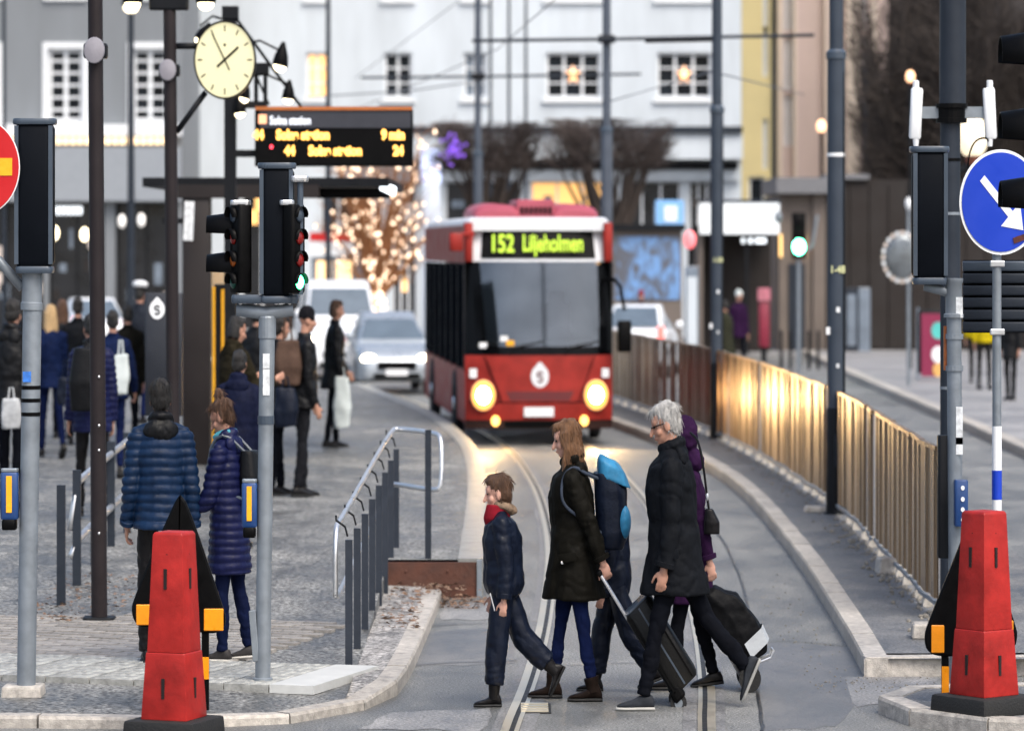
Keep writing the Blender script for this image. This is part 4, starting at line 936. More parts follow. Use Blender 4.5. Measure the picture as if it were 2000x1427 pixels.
obj('case', B().rbox((0, .15, Z(555) / 2), (.3, .3, Z(555)), .02), M_DARK, t); obj('yellow_front', B().box((.02, -.01, (Z(565) + Z(690)) / 2), (.14, .02, Z(565) - Z(690))), M_YEL, t); obj('yellow_pipe', B().cyl((-.15, -.02, 0), (-.15, -.02, Z(560)), .02, .02, 8), M_YEL, t)
# departure board
d = 48; z0 = .28; t = thing('light_mast', 'dark square mast with stay cables and small lit lamps above the departure board', 'mast', (XX(450, d), d, z0)); X = lambda px: XX(px, d) - XX(450, d); Z = lambda py: ZZ(py, d) - z0
obj('column', B().box((0, 0, Z(15) / 2), (.145, .145, Z(15))), M_DARK, t); obj('top_box', B().box((0, 0, Z(25)), (.2, .2, .12)), M_DARK, t)
obj('stay', B().tube([(X(455), -.05, Z(28)), (X(590), .05, Z(212))], .018, 8), M_BLACK, t); obj('stay', B().tube([(X(462), .05, Z(60)), (X(525), .05, Z(205))], .014, 8), M_BLACK, t)
obj('board_arm', B().box((X(485), 0, Z(205)), (X(520) - X(450), .08, .07)), M_DARK, t); obj('board_arm', B().box((X(478), 0, Z(300)), (X(505) - X(450), .08, .07)), M_DARK, t)
for px in (500, 518): obj('hanger', B().box((X(px), .02, (Z(140) + Z(208)) / 2), (.05, .06, Z(140) - Z(208))), M_DARK, t)
obj('hanger_bar', B().box((X(508), .02, Z(135)), (.22, .07, .12)), M_DARK, t)
for px, py, tl, s in ((393, 82, .6, .9), (548, 130, .2, 1.0), (564, 195, .1, .8), (477, 193, .2, .8), (470, 222, -.1, .8)):
    bell_lamp(t, (X(px), -.14, Z(py)), s, None, tl)
    obj('lamp_arm', B().tube([(X(px), -.14, Z(py) + .15), (X(px) * .6, -.08, Z(py) + .25), (0, 0, Z(py) + .2)], .012, 6), M_BLACK, t)
b0 = thing('departure_board', 'black hanging departure board with amber text and orange top edge', 'display board', (XX(652, 47.8), 47.8, ZZ(325, 47.8))); d = 47.8; X = lambda px: XX(px, d) - XX(652, d); Z = lambda py: ZZ(py, d) - ZZ(325, d)
obj('case', B().box((0, .08, Z(214) / 2), (X(806) - X(497), .16, Z(214))).bev(.012), M_BLACK, b0); obj('top_edge', B().box((0, .07, Z(212)), (X(806) - X(500), .2, .035)), mat('copper_edge', '#a8602c', .45, var=.1), b0)
obj('header', B().box((X(655), -.006, Z(233)), (X(800) - X(505), .01, .17)), mat('header_grey', '#2b2d36', .5), b0)
M_AMB = emis('amber_led', (1, .5, .1, 1), 1.7)
text('Solna station', .115, emis('header_white', (.85, .9, 1, 1), .5), b0, 'header_text', (X(527), -.013, Z(243)), .003, sx=.86)
obj('header_icon', B().box((X(513), -.014, Z(233)), (.1, .006, .09)), emis('icon_orange', (1, .45, .25, 1), .5), b0)
for py, a, o in ((272, (495, 540, 745), '9 min'), (303, (556, 603, 768), '24')):
    for s, px in zip(('44', 'Solna station', o), a): text(s, .13, M_AMB, b0, 'amber_text', (X(px), -.008, Z(py)), .007, sx=.98)
obj('red_dot', B().disc((X(530), Z(287)), .02, -.01, -.004, 10), emis('dot_red', (1, .05, .08, 1), 2), b0)

# ================================================================= trees
M_BARK = mat('bark', '#3a312c', .85, var=.35, sc=8, bump=.5); M_TWIG = mat('twig', '#463d3a', .9, var=.3, sc=10, bump=0)
def stick(bb, p, q, r1, r2):
    d = (q - p); u = d.orthogonal().normalized(); v = d.cross(u).normalized()
    vs = [p + (u * math.cos(a) + v * math.sin(a)) * r1 for a in (0, 2.1, 4.2)] + [q + (u * math.cos(a) + v * math.sin(a)) * r2 for a in (0, 2.1, 4.2)]
    bb.add(vs, [(0, 1, 4, 3), (1, 2, 5, 4), (2, 0, 3, 5)])
def bare_tree(name, label, loc, trunk_h, crown, n_limb, n_twig, rnd, group=None, flat=None, r0=.16, lights=None, tw=.012, cm=None, tl=.6):
    """crown: (radius x, radius y, z low, z high); limbs fan out from the trunk, twigs fill the crown."""
    rg = random.Random(rnd); t = thing(name, label, 'tree', loc, 0, group); rx, ry, zl, zh = crown
    bb = B(); bb.tube(smooth_line([(0, 0, -.1), (rg.uniform(-.08, .08), 0, trunk_h * .5), (0, rg.uniform(-.1, .1), trunk_h)], 2), [r0 * (1 - .35 * k / 9) for k in range(14)][:len(smooth_line([(0, 0, 0)] * 3, 2))], 10)
    lb = B(); tips = []
    for k in range(n_limb):
        a = 2 * math.pi * (k + rg.random() * .6) / n_limb; rr = rg.uniform(.45, .95); top = rg.uniform(zl + (zh - zl) * .35, zh * .98)
        e = Vector((rx * rr * math.cos(a), ry * rr * math.sin(a), top)); s = Vector((0, 0, trunk_h * rg.uniform(.75, 1)))
        m1 = s.lerp(e, .35) + Vector((rg.uniform(-.2, .2), rg.uniform(-.2, .2), rg.uniform(-.1, .25))); m2 = s.lerp(e, .7) + Vector((rg.uniform(-.25, .25), rg.uniform(-.2, .2), rg.uniform(0, .3)))
        pts = smooth_line([s, m1, m2, e], 1); n = len(pts); lb.tube(pts, [r0 * .5 * (1 - .85 * i / (n - 1)) for i in range(n)], 6)
        tips += [Vector(p) for p in pts[n // 3:] if not flat or p[2] > zl + (zh - zl) * .45]
    if lights is not None: lights += [p + Vector((rg.gauss(0, .05), rg.gauss(0, .05), 0)) for p in tips for _ in range(3)]
    tb = B()
    for k in range(n_twig):
        p = rg.choice(tips) + Vector((rg.gauss(0, .18), rg.gauss(0, .18), rg.gauss(0, .12)))
        for sgm in range(2):
            d = Vector((p.x * .5 + rg.gauss(0, .5), p.y * .5 + rg.gauss(0, .5), abs(rg.gauss(.5, .35)))).normalized() * rg.uniform(.25, tl)
            q = p + d
            if flat and q.z > zh: q.z = zh - rg.random() * .06
            if (q.x / rx) ** 2 + (q.y / ry) ** 2 > 1.15: q = p.lerp(q, .3)
            stick(tb, p, q, tw * (1 - .3 * sgm), tw * (.7 - .4 * sgm)); p = q
            if lights is not None and rg.random() < .22: lights.append(q.copy())
    tr = obj('trunk', bb, cm or M_BARK, t, smooth=True); obj('limb', lb, cm or M_BARK, t, smooth=True); tag(obj('twigs', tb, cm or M_TWIG, t), kind='stuff')
    return t
d = 112; bare_tree('pollarded_tree', 'flat topped pollarded bare tree above the bus roof on the right', (XX(1190, d), d, 0), 2.6, (1.9, 1.5, 3.5, 5.55), 28, 1700, 3, 'pollarded trees', True, .2)
d = 113; bare_tree('pollarded_tree', 'pollarded bare tree left of the bus roof with purple lights', (XX(952, d), d, 0), 2.5, (1.65, 1.4, 3.4, 5.5), 26, 1500, 5, 'pollarded trees', True, .19)
M_PURP = emis('purple_led', (.3, .12, .9, 1), .2)
bb = B(); rg = random.Random(4)
for k in range(46): a = rg.uniform(0, 6.3); r = rg.uniform(0, .42); bb.ell((r * math.cos(a), rg.uniform(-.2, .2), r * math.sin(a) * .9), (.035, .035, .035), None, 6, 4)
tag(obj('light_decoration', bb, M_PURP, loc=(XX(885, 110.5), 110.5, ZZ(292, 110.5))), 'purple light decoration hanging in the tree left of the bus', 'decoration')
# tree wrapped in warm lights
d = 110; lp = []
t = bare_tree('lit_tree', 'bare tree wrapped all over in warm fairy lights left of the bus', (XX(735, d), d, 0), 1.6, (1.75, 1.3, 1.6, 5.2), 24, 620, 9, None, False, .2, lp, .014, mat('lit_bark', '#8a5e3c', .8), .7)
rg = random.Random(2)
for k in range(330):
    a = rg.uniform(0, 6.3); z = rg.uniform(.5, 2.2); lp.append(Vector((.2 * math.cos(a), .2 * math.sin(a), z)))
bb = B()
for p in lp[::2][:520]:
    p = p + Vector((rg.gauss(0, .06), rg.gauss(0, .06), rg.gauss(0, .06))); s = rg.uniform(.035, .06)
    bb.add([p + Vector(v) * s for v in ((1, 0, 0), (-1, 0, 0), (0, 1, 0), (0, -1, 0), (0, 0, 1), (0, 0, -1))], [(0, 2, 4), (2, 1, 4), (1, 3, 4), (3, 0, 4), (2, 0, 5), (1, 2, 5), (3, 1, 5), (0, 3, 5)])
tag(obj('fairy_lights', bb, emis('fairy', (1, .72, .5, 1), 2.0), t), kind='stuff')
# dark wooded slope on the right
b = B(); nx, ny = 24, 10
for j in range(ny + 1):
    for i in range(nx + 1):
        x = 12.5 + 40 * i / nx; y = 126 + 60 * j / ny; b.v.append((x, y, .1 + 1.3 * (y - 126) ** .72 * min(1, (x - 12.3) / 5) + noise.noise(Vector((x * .2, y * .2, 0))) * .8))
b.f = [(j * (nx + 1) + i, j * (nx + 1) + i + 1, (j + 1) * (nx + 1) + i + 1, (j + 1) * (nx + 1) + i) for j in range(ny) for i in range(nx)]
struct('hill', b, mat('hill_soil', '#211c1a', .95, var=.5, sc=.8, bump=.6))
rg = random.Random(12)
M_TW2 = mat('twig_dark', '#362f2b', .9, var=.35, sc=4, bump=0)
WT = [(1722, 128, 8.5, 'leaning bare tree at the left end of the dark wooded slope'), (1772, 124, 9.5, 'tall bare tree behind the left white antenna'), (1828, 127, 10, 'dense bare tree directly behind the thick mast'), (1885, 123, 10.5, 'dense bare tree behind the round blue sign'),
      (1940, 126, 10, 'dense bare tree behind the right white antenna'), (1990, 124, 10.5, 'dense bare tree at the right edge of the slope'), (1750, 140, 13, 'farther tall bare tree up the slope, left of the mast'), (1850, 142, 14, 'farther tall bare tree up the slope behind the mast'), (1960, 140, 14, 'farther tall bare tree up the slope at the right edge')]
for k, (px, d, h, lb) in enumerate(WT):
    z = 0 if d < 126 else .1 + 1.3 * (d - 126) ** .72 - .9
    bare_tree('bare_tree', lb, (XX(px, d), d, max(0, z)), 2.2, (1.75 if k else 1.2, 1.6, 1.2, h), 26, 900 if k in (0, 6) else 1700, 40 + k, 'bare trees on the slope', False, .2, None, .02, M_TW2, 1.0)

# ================================================================= far buildings
M_WALLW = mat('render_white', '#bfc7ce', .8, var=.13, sc=.9, bump=.06, bsc=20, stretch=(1, 1, .18)); M_WALLG = mat('render_grey', '#73787d', .8, var=.12, sc=.9, bump=.06, bsc=20, stretch=(1, 1, .18))
M_WALLY = mat('render_yellow', '#d8c894', .8, var=.06, sc=.6, bump=.06, bsc=20); M_WALLP = mat('render_pink', '#bfaeab', .8, var=.07, sc=.6, bump=.06, bsc=20)
M_WALLP2 = mat('render_cream', '#d2c6bd', .8, var=.06, sc=.6, bump=.06, bsc=20)
M_PANE = mat('pane_dark', '#12171d', .3, var=.4, sc=2, bump=0, rvar=.1, spec=.2, rnd=.7); M_FRAMEW = mat('frame_white', '#d8dce0', .5, var=.04, bump=.02)
M_PANEG = mat('pane_blue_grey', '#6d7885', .2, var=.2, sc=2, bump=0)
M_WARMW = emis('window_warm', (1, .55, .2, 1), .8); M_SHOPW = emis('shop_warm', (1, .55, .18, 1), .55); M_STAR = emis('paper_star', (1, .5, .25, 1), 1.4)
M_SHOPD = mat('shop_dark', '#141519', .3, var=.4, sc=1.2, bump=0, spec=.5); M_CONC = mat('concrete', '#6a615b', .8, var=.14, sc=1, bump=.12, bsc=12); M_BWALL = mat('brown_wall', '#1d1715', .8, var=.2, sc=1, bump=.1)
def facade(x0, x1, z0, z1, y, ops, rec=.22, depth=8.):
    bb = B(); xs = sorted({x0, x1, *[o[0] for o in ops], *[o[1] for o in ops]}); zs = sorted({z0, z1, *[o[2] for o in ops], *[o[3] for o in ops]})
    for a, c in zip(xs, xs[1:]):
        for e, f in zip(zs, zs[1:]):
            mx, mz = (a + c) / 2, (e + f) / 2
            if any(o[0] < mx < o[1] and o[2] < mz < o[3] for o in ops): continue
            bb.add([(a, y, e), (c, y, e), (c, y, f), (a, y, f)], [(0, 1, 2, 3)])
    for a, c, e, f in [o[:4] for o in ops]:
        bb.add([(a, y, e), (c, y, e), (c, y, f), (a, y, f), (a, y + rec + .1, e), (c, y + rec + .1, e), (c, y + rec + .1, f), (a, y + rec + .1, f)], [(0, 1, 5, 4), (1, 2, 6, 5), (2, 3, 7, 6), (3, 0, 4, 7), (4, 5, 6, 7)])
    bb.add([(x0, y, z0), (x0, y + depth, z0), (x0, y + depth, z1), (x0, y, z1), (x1, y, z0), (x1, y + depth, z0), (x1, y + depth, z1), (x1, y, z1)], [(0, 1, 2, 3), (4, 7, 6, 5), (3, 2, 6, 7), (1, 5, 6, 2)])
    return bb
def window(par, o, y, nx, nz_, rec=.2, pm=None, fw=.09, sill=True, midm=None):
    x0, x1, z0, z1 = o[:4]; bb = B(); w = (x1 - x0) / nx; h = (z1 - z0) / nz_
    for k in range(nx + 1): bb.bx(x0 + k * w - fw * (.5 if 0 < k < nx else 0 if k == 0 else 1), x0 + k * w + fw * (.5 if 0 < k < nx else 1 if k == 0 else 0), y + rec - .05, y + rec, z0, z1)
    for k in range(nz_ + 1):
        fz = fw * (.5 if 0 < k < nz_ else .8); zc = z0 + k * h; zc = max(z0 + fz / 2, min(z1 - fz / 2, zc))
        bb.bx(x0 + .002, x1 - .002, y + rec - .045, y + rec - .004, zc - fz / 2, zc + fz / 2)
    f = obj('window', bb, M_FRAMEW, par)
    pmesh = B().box((0, 0, 0), (w - .01, .012, h - .01)).mesh('pane')
    for i in range(nx):
        for j in range(nz_):
            obj('pane', pmesh.copy() if midm else pmesh, (midm if (midm and i == nx // 2 and j == nz_ // 2) else pm or M_PANE), f, loc=(x0 + (i + .5) * w, y + rec + .02, z0 + (j + .5) * h))
    if sill: obj('sill', B().bx(x0 - .12, x1 + .12, y - .12, y + .02, z0 - .13, z0 - .02), M_FRAMEW, f)
    return f
# white building
d = 135; X = lambda px: XX(px, d); Z = lambda py: ZZ(py, d)
wb = thing('white_building', 'long white rendered building with shop canopy across the back of the street', 'building', (0, 0, 0))
cols = [(598, 640, 2), (750, 805, 2), (905, 950, 2), (1066, 1173, 3), (1283, 1390, 3)]
ops = [(X(a), X(c), Z(192), Z(103), n, k) for k, (a, c, n) in enumerate(cols)]
up = [(X(a), X(c), Z(192) + 2.75, Z(103) + 2.75, n, k) for k, (a, c, n) in enumerate(cols)]
shops = [(X(a), X(c), .3, Z(356)) for a, c in ((470, 590), (625, 730), (765, 815), (868, 1020), (1036, 1190), (1215, 1330), (1345, 1400))]
obj('wall', facade(X(358), X(1448), 0, 15.5, d, ops + up + shops), M_WALLW, wb)
for o in ops:
    window(wb, o, d, o[4], 3, pm=M_WARMW if o[5] == 0 else M_PANEG if o[5] == 2 else None)
    if o[5] >= 3:
        sp = B(); c = Vector(((o[0] + o[1]) / 2, d + .1, (o[2] + o[3]) / 2 + .02))
        for k in range(5):
            a = R(90 + 72 * k); I = Vector((math.cos(a), 0, math.sin(a))); sp.cyl(c, c + I * .26, .1, .005, 5)
        obj('window_star', sp, M_STAR, wb)
for o in up: window(wb, o, d, o[4], 3)
obj('canopy', B().bx(X(700), X(1447), d - 1.1, d - .003, Z(312), Z(262)), M_WALLW, wb); obj('canopy_shadow_edge', B().bx(X(700), X(1446), d - 1.25, d - .02, Z(262) + .003, Z(249)), M_DARK2, wb)  # edge slab painted dark to stand for the canopy's underside shadow
obj('sign_band', B().bx(X(860), X(1440), d - .3, d - .004, Z(330), Z(318)), M_DARK, wb); obj('sign_fascia', B().bx(X(860), X(1444), d - .22, d - .006, Z(353), Z(333)), M_WALLW, wb)
rgs = random.Random(8)
for k, o in enumerate(shops):
    sw = obj('shop_window', B().bx(o[0] + .03, o[1] - .03, d + .22, d + .24, .33, o[3] - .03), M_SHOPW if k == 4 else M_SHOPD, wb)
    n = 3
    for q in range(n + 1): obj('mullion', B().box((o[0] + .05 + (o[1] - o[0] - .1) * q / n, d + .19, (o[3] + .3) / 2), (.07, .05, o[3] - .36)), M_FRAMEW, sw)
    for q in range(5 if k != 4 else 8): obj('display', B().box((rgs.uniform(o[0] + .2, o[1] - .2), d + .2, rgs.uniform(1, o[3] - .4)), (rgs.uniform(.15, .5), .012, rgs.uniform(.2, .7))), rgs.choice([M_SHOPW, M_PANEG, M_WALLP2, M_SHOPD]), sw)
obj('roof', B().bx(X(352), X(1452), d - .5, d + 8.5, 15.5, 15.9), M_DARK2, wb)
obj('downpipe', B().cyl((X(366), d - .1, 3), (X(366), d - .1, 15.4), .09, .09, 10), M_GALV, wb)
# white pillar sign left of bus, shop sign with red band
t = thing('white_pillar', 'tall pale blue white advertising pillar left of the bus', 'pillar', (XX(842, 121), 121, .1)); obj('shaft', B().rbox((0, 0, 2.05), (.56, .4, 4.1), .08), mat('pillar_white', '#c3cddb', .5, var=.05), t, smooth=40); obj('top_screen', B().box((0, -.02, 4.5), (.62, .3, .85)), emis('screen_blue', (.55, .65, 1, 1), .55), t)
t = thing('kiosk', 'small kiosk with a red and white sign band behind the white van', 'kiosk', (XX(662, 116), 116, .1)); z = lambda py: ZZ(py, 116) - .1; w = XX(716, 116) - XX(608, 116)
obj('cabin', B().bx(-w / 2, w / 2, 0, 1.6, 0, z(503)), M_PANEG, t); obj('white_band', B().bx(-w / 2 - .05, w / 2 + .05, -.1, 1.7, z(500), z(472)), M_FRAMEW, t); obj('red_band', B().bx(-w / 2 - .04, w / 2 + .04, -.12, 1.68, z(471), z(454)), M_REDSIGN, t)
obj('round_sign', B().disc((w / 2 - .05, z(468)), .28, -.2, -.14, 20), M_DARK, t)
for k in (-.45, .15): obj('window', B().box((k, -.012, z(530)), (.45, .02, .5)), emis('kiosk_warm', (1, .62, .3, 1), .9), t)
# grey building on the left
d = 128; X = lambda px: XX(px, d); Z = lambda py: ZZ(py, d)
gb = thing('grey_building', 'grey rendered building at far left with white framed windows over shops', 'building', (0, 0, 0))
g0 = [(X(a), X(c), Z(238), Z(95)) for a, c in ((93, 163), (258, 328), (-75, -5))]; g1 = [(a, c, e + 3.3, f + 3.3) for a, c, e, f in g0]
gs = [(X(a), X(c), .25, Z(396)) for a, c in ((-60, 85), (95, 205), (226, 345))]
obj('wall', facade(X(-260), X(357), 0, 15, d, g0 + g1 + gs), M_WALLG, gb)
for o in g0 + g1:
    w = window(gb, o, d, 2, 6, fw=.13)
    obj('surround', B().bx(o[0] - .16, o[0] - .003, d - .06, d - .003, o[2] - .1, o[3] + .16).bx(o[1] + .003, o[1] + .16, d - .06, d - .003, o[2] - .1, o[3] + .16).bx(o[0], o[1], d - .055, d - .003, o[3] + .003, o[3] + .16), M_FRAMEW, w)
obj('ledge', B().bx(X(-250), X(356), d - .5, d - .003, Z(266), Z(244)), M_FRAMEW, gb)
obj('awning_band', B().bx(X(-250), X(355), d - .75, d - .004, Z(393), Z(288)), mat('band_grey', '#878d94', .7, var=.06), gb)
for k in range(30): obj('ledge_lamp', B().box((X(-60) + k * (X(352) - X(-60)) / 30, d - .55, Z(276)), (.16, .05, .18)), emis('ledge_warm', (1, .72, .42, 1), 1.1), gb)
for k, o in enumerate(gs):
    sw = obj('shop_window', B().bx(o[0] + .03, o[1] - .03, d + .22, d + .24, .28, o[3] - .03), M_SHOPD, gb)
    for q in range(3): obj('mullion', B().box((o[0] + .05 + (o[1] - o[0] - .1) * q / 2, d + .19, (o[3] + .3) / 2), (.06, .05, o[3] - .3)), M_DARK, sw)
    for q in range(6): obj('display', B().box((rgs.uniform(o[0] + .2, o[1] - .2), d + .2, rgs.uniform(1, o[3] - .9)), (rgs.uniform(.1, .4), .012, rgs.uniform(.2, .6))), rgs.choice([M_PANEG, M_BWALL, M_WALLP2]), sw)
for k in range(6): obj('lit_letter', B().ell((X(112 + k * 9), d - .1, Z(411)), (.06, .03, .12), None, 10, 6), emis('letter_white', (.9, .95, 1, 1), 1.3), gb)
obj('pier', B().bx(X(206), X(226), d - .3, d - .005, 0, Z(394)), M_WALLG, gb)
for px, py in ((107, 455), (165, 458), (238, 432), (276, 430)):
    tag(obj('globe_lamp', B().ell((0, 0, 0), (.12, .12, .17), None, 12, 8), M_LAMP if px < 200 else emis('globe_white', (1, .97, .92, 1), .35), loc=(XX(px, 124), 124, ZZ(py, 124))), {107: 'small warm globe lamp beside the left signal box', 165: 'warm globe lamp in front of the dark shop window', 238: 'left pale globe lamp beside the slim street lamp pole', 276: 'right pale globe lamp beside the slim street lamp pole'}[px], 'lamp')
# yellow and pink buildings
d = 146; X = lambda px: XX(px, d); Z = lambda py: ZZ(py, d)
yb = thing('yellow_building', 'narrow pale yellow building right of the white one', 'building', (0, 0, 0)); o = [(X(1490), X(1500), Z(a), Z(a) + 1.5) for a in (60, 150, 330)] + [(X(1462), X(1494), 2.4, Z(345))]
obj('wall', facade(X(1449), X(1518), 0, 17, d, o), M_WALLY, yb)
for q in o: window(yb, q, d, 1, 2, sill=False)
obj('cornice', B().bx(X(1447), X(1520), d - .4, d - .003, 16.4, 17.1), M_WALLY, yb); obj('downpipe', B().cyl((X(1512), d - .1, 0), (X(1512), d - .1, 16.4), .09, .09, 8), M_DARK2, yb)
obj('ground_band', B().bx(X(1449), X(1518), d - .12, d - .004, 0, 2.2), M_DARK2, yb)
d = 152; X = lambda px: XX(px, d); Z = lambda py: ZZ(py, d)
pb = thing('pink_building', 'pale pink building with cream pilasters behind the low concrete roof', 'building', (0, 0, 0)); o = [(X(a), X(a + 9), Z(e), Z(e) + 1.6) for a in (1531, 1541, 1684) for e in (175, 285, 60)]
obj('wall', facade(X(1519), X(1735), 0, 19, d, o), M_WALLP, pb)
for q in o: window(pb, q, d, 1, 2, sill=False)
for a, c in ((1519, 1527), (1550, 1556), (1610, 1616), (1652, 1678), (1700, 1712)): obj('pilaster', B().bx(X(a), X(c), d - .25, d - .003, 0, 18.6), M_WALLP2, pb)
obj('cornice', B().bx(X(1516), X(1738), d - .5, d - .004, 18.6, 19.2), M_WALLP2, pb)

# ---- low buildings on the right side of the street
d = 118; X = lambda px: XX(px, d); Z = lambda py: ZZ(py, d)
cb = thing('concrete_entrance', 'brown grey concrete entrance block with flat overhanging roof', 'building', (0, 0, 0))
obj('wall', B().bx(X(1520), X(1612), d, d + 6, .1, Z(380)), M_CONC, cb); obj('roof', B().bx(X(1514), X(1622), d - .6, d + 6.5, Z(378), Z(347)), mat('roof_slab', '#6b6c70', .7, var=.1), cb)
obj('front_rib', B().bx(X(1521), X(1531), d - .15, d - .003, .1, Z(381)), M_CONC, cb); obj('front_rib', B().bx(X(1588), X(1600), d - .15, d - .003, .1, Z(381)), M_CONC, cb)
obj('door', B().bx(X(1540), X(1572), d - .05, d - .004, .1, 2.2), M_DARK2, cb)
for px in (1524, 1556, 1571): obj('wall_light', B().box((X(px), d - .18, Z(480)), (.07, .05, .55)), emis('wall_amber', (1, .6, .22, 1), 1.0), cb)
bw = thing('brown_wall', 'tall dark brown retaining wall on the right beneath the trees', 'wall', (0, 0, 0)); obj('wall', B().bx(X(1613), X(2150), d + .5, d + 1.5, .1, Z(350)), M_BWALL, bw); obj('coping', B().bx(X(1613), X(1700), d + .3, d + 1.7, Z(350) + .003, Z(340)), MATS['roof_slab'], bw)
for k in range(14): obj('wall_panel', B().bx(X(1625 + k * 38), X(1660 + k * 38), d + .44, d + .497, .15, Z(360)), M_BWALL, bw)
d = 114; X = lambda px: XX(px, d); Z = lambda py: ZZ(py, d)
kb = thing('underpass_kiosk', 'dark open kiosk under a long white sign board right of the bus', 'kiosk', (0, 0, 0))
obj('sign_board', B().bx(X(1366), X(1521), d - .3, d + .1, Z(457), Z(397)), emis('sign_white_lit', (.86, .93, 1, 1), .25, (.7, .74, .76, 1)), kb); obj('back_wall', B().bx(X(1368), X(1519), d + 3, d + 3.2, .1, Z(440)), M_BWALL, kb)
obj('soffit', B().bx(X(1366), X(1521), d + .1, d + 3.2, Z(457), Z(452)), M_BLACK, kb); obj('side_wall', B().bx(X(1366), X(1373), d, d + 3, .1, Z(458)), M_CONC, kb)
obj('post', B().bx(X(1455), X(1462), d, d + .15, .1, Z(458)), M_DARK, kb)
obj('roof', B().bx(X(1362), X(1524), d - .1, d + 3.4, Z(397) + .003, Z(390)), M_DARK2, kb)
for px in (1463, 1490): obj('ceiling_lamp', B().box((X(px), d + 1, Z(470)), (.3, .3, .12)), emis('tube_white', (.9, .95, 1, 1), 1.2), kb)
d = 104; X = lambda px: XX(px, d); Z = lambda py: ZZ(py, d)
gm = bpy.data.materials.new('graffiti_wall'); gm.use_nodes = True; N = gm.node_tree.nodes; L = gm.node_tree.links; tc = N.new('ShaderNodeTexCoord'); mp = N.new('ShaderNodeMapping'); mp.inputs['Scale'].default_value = (2.2, 1, 1.1); mp.inputs['Rotation'].default_value = (0, .35, 0)
n1 = N.new('ShaderNodeTexNoise'); n1.inputs['Scale'].default_value = 1.5; n1.inputs['Detail'].default_value = 3; n1.inputs['Distortion'].default_value = 1.4; r1 = N.new('ShaderNodeValToRGB')
r1.color_ramp.elements[0].position = .38; r1.color_ramp.elements[1].position = .62; r1.color_ramp.elements[0].color = hx('#53565f'); r1.color_ramp.elements[1].color = hx('#6a92c4')
L.new(tc.outputs['Object'], mp.inputs[0]); L.new(mp.outputs[0], n1.inputs['Vector']); L.new(n1.outputs[0], r1.inputs[0]); L.new(r1.outputs[0], N['Principled BSDF'].inputs['Base Color']); N['Principled BSDF'].inputs['Roughness'].default_value = .7
t = thing('graffiti_hut', 'dark hut with blue graffiti on its side just right of the bus', 'hut', (0, 0, 0)); obj('wall', B().bx(X(1196), X(1332), d, d + 3, 0, Z(450)), M_CONC, t); obj('painted_side', B().bx(X(1200), X(1328), d - .03, d - .004, Z(585), Z(462)), gm, t); obj('roof', B().bx(X(1190), X(1338), d - .2, d + 3.2, Z(450), Z(438)), M_DARK, t)
t = thing('blue_sign', 'light blue square sign with white centre above the graffiti hut', 'sign', (XX(1308, 109), 109, 0)); zc = ZZ(417, 109)
obj('board', B().box((0, 0, zc), (.8, .08, .6)), mat('sky_blue', '#7fb2e6', .5, var=.08), t); obj('panel', B().box((.03, -.045, zc), (.36, .01, .34)), M_SIGNWHITE, t); obj('post', B().cyl((0, .1, 0), (0, .1, zc + .2), .05, .05, 10), M_DARK2, t)
t = thing('white_cabinet', 'narrow white cabinet beside the graffiti hut', 'cabinet', (XX(1351, 102), 102, 0)); obj('case', B().rbox((0, 0, ZZ(520, 102) / 2), (.34, .4, ZZ(520, 102)), .04), M_PANEG, t); obj('door', B().box((0, -.205, ZZ(520, 102) / 2), (.26, .012, ZZ(520, 102) * .8)), M_WALLW, t)
t = thing('red_lamp', 'pink red round light on a thin post beside the graffiti hut', 'lamp', (XX(1347, 106), 106, 0)); obj('post', B().cyl((0, 0, 0), (0, 0, ZZ(480, 106)), .05, .05, 8), M_DARK, t); obj('lamp', B().ell((0, -.05, ZZ(468, 106)), (.17, .12, .2), None, 14, 8), emis('pink_lit', (1, .2, .22, 1), .7), t, smooth=True)
# green traffic light
d = 98; t = thing('traffic_light', 'distant traffic light showing green in front of the concrete entrance', 'traffic light', (XX(1560, d), d, 0)); Z = lambda py: ZZ(py, d)
obj('pole', B().cyl((0, .05, 0), (0, .05, Z(415)), .05, .05, 10), M_GALV, t); h_ = obj('housing', B().rbox((0, 0, (Z(415) + Z(505)) / 2), (.36, .2, Z(415) - Z(505)), .05), M_BLACK, t, smooth=40)
obj('lens', B().lathe((0, -.1, Z(482)), (0, -1, 0), [(0, .15), (.03, .13), (.05, .02)], 20), emis('green_far', (.1, 1, .5, 1), 22), h_)
obj('lens', B().lathe((0, -.1, Z(435)), (0, -1, 0), [(0, .13), (.03, .1), (.04, .02)], 16), M_BLACK, h_)
obj('side_arm', B().tube([(0, .05, Z(500)), (.35, .05, Z(480)), (.48, .05, Z(420))], .04, 8), M_GALV, t); obj('side_lamp', B().ell((-.52, 0, Z(424)), (.1, .1, .12), None, 10, 6), M_GALV, t)
# convex mirror
d = 88; t = thing('convex_mirror', 'round street mirror with dotted pale rim on a thin grey post', 'mirror', (XX(1775, d), d, 0)); cx = XX(1762, d) - XX(1775, d); Z = lambda py: ZZ(py, d)
obj('post', B().cyl((0, .06, 0), (0, .06, Z(400)), .04, .04, 10), M_GALV, t); obj('post_cap', B().ell((0, .06, Z(398)), (.08, .08, .12), None, 10, 6), M_WHITE, t); m = obj('mirror', B().lathe((cx, .02, Z(502)), (0, -1, 0), [(0, .45), (.03, .45), (.07, .3), (.09, .0)], 32), mat('mirror_grey', '#6d7378', .3, metal=.6, var=.3, sc=3), t, smooth=True)
for k in range(24): a = R(15 * k); obj('rim_block', B().box((cx + .44 * math.cos(a), -.02, Z(502) + .44 * math.sin(a)), (.07, .05, .07)), M_WHITE if k % 2 else M_WALLP2, m)
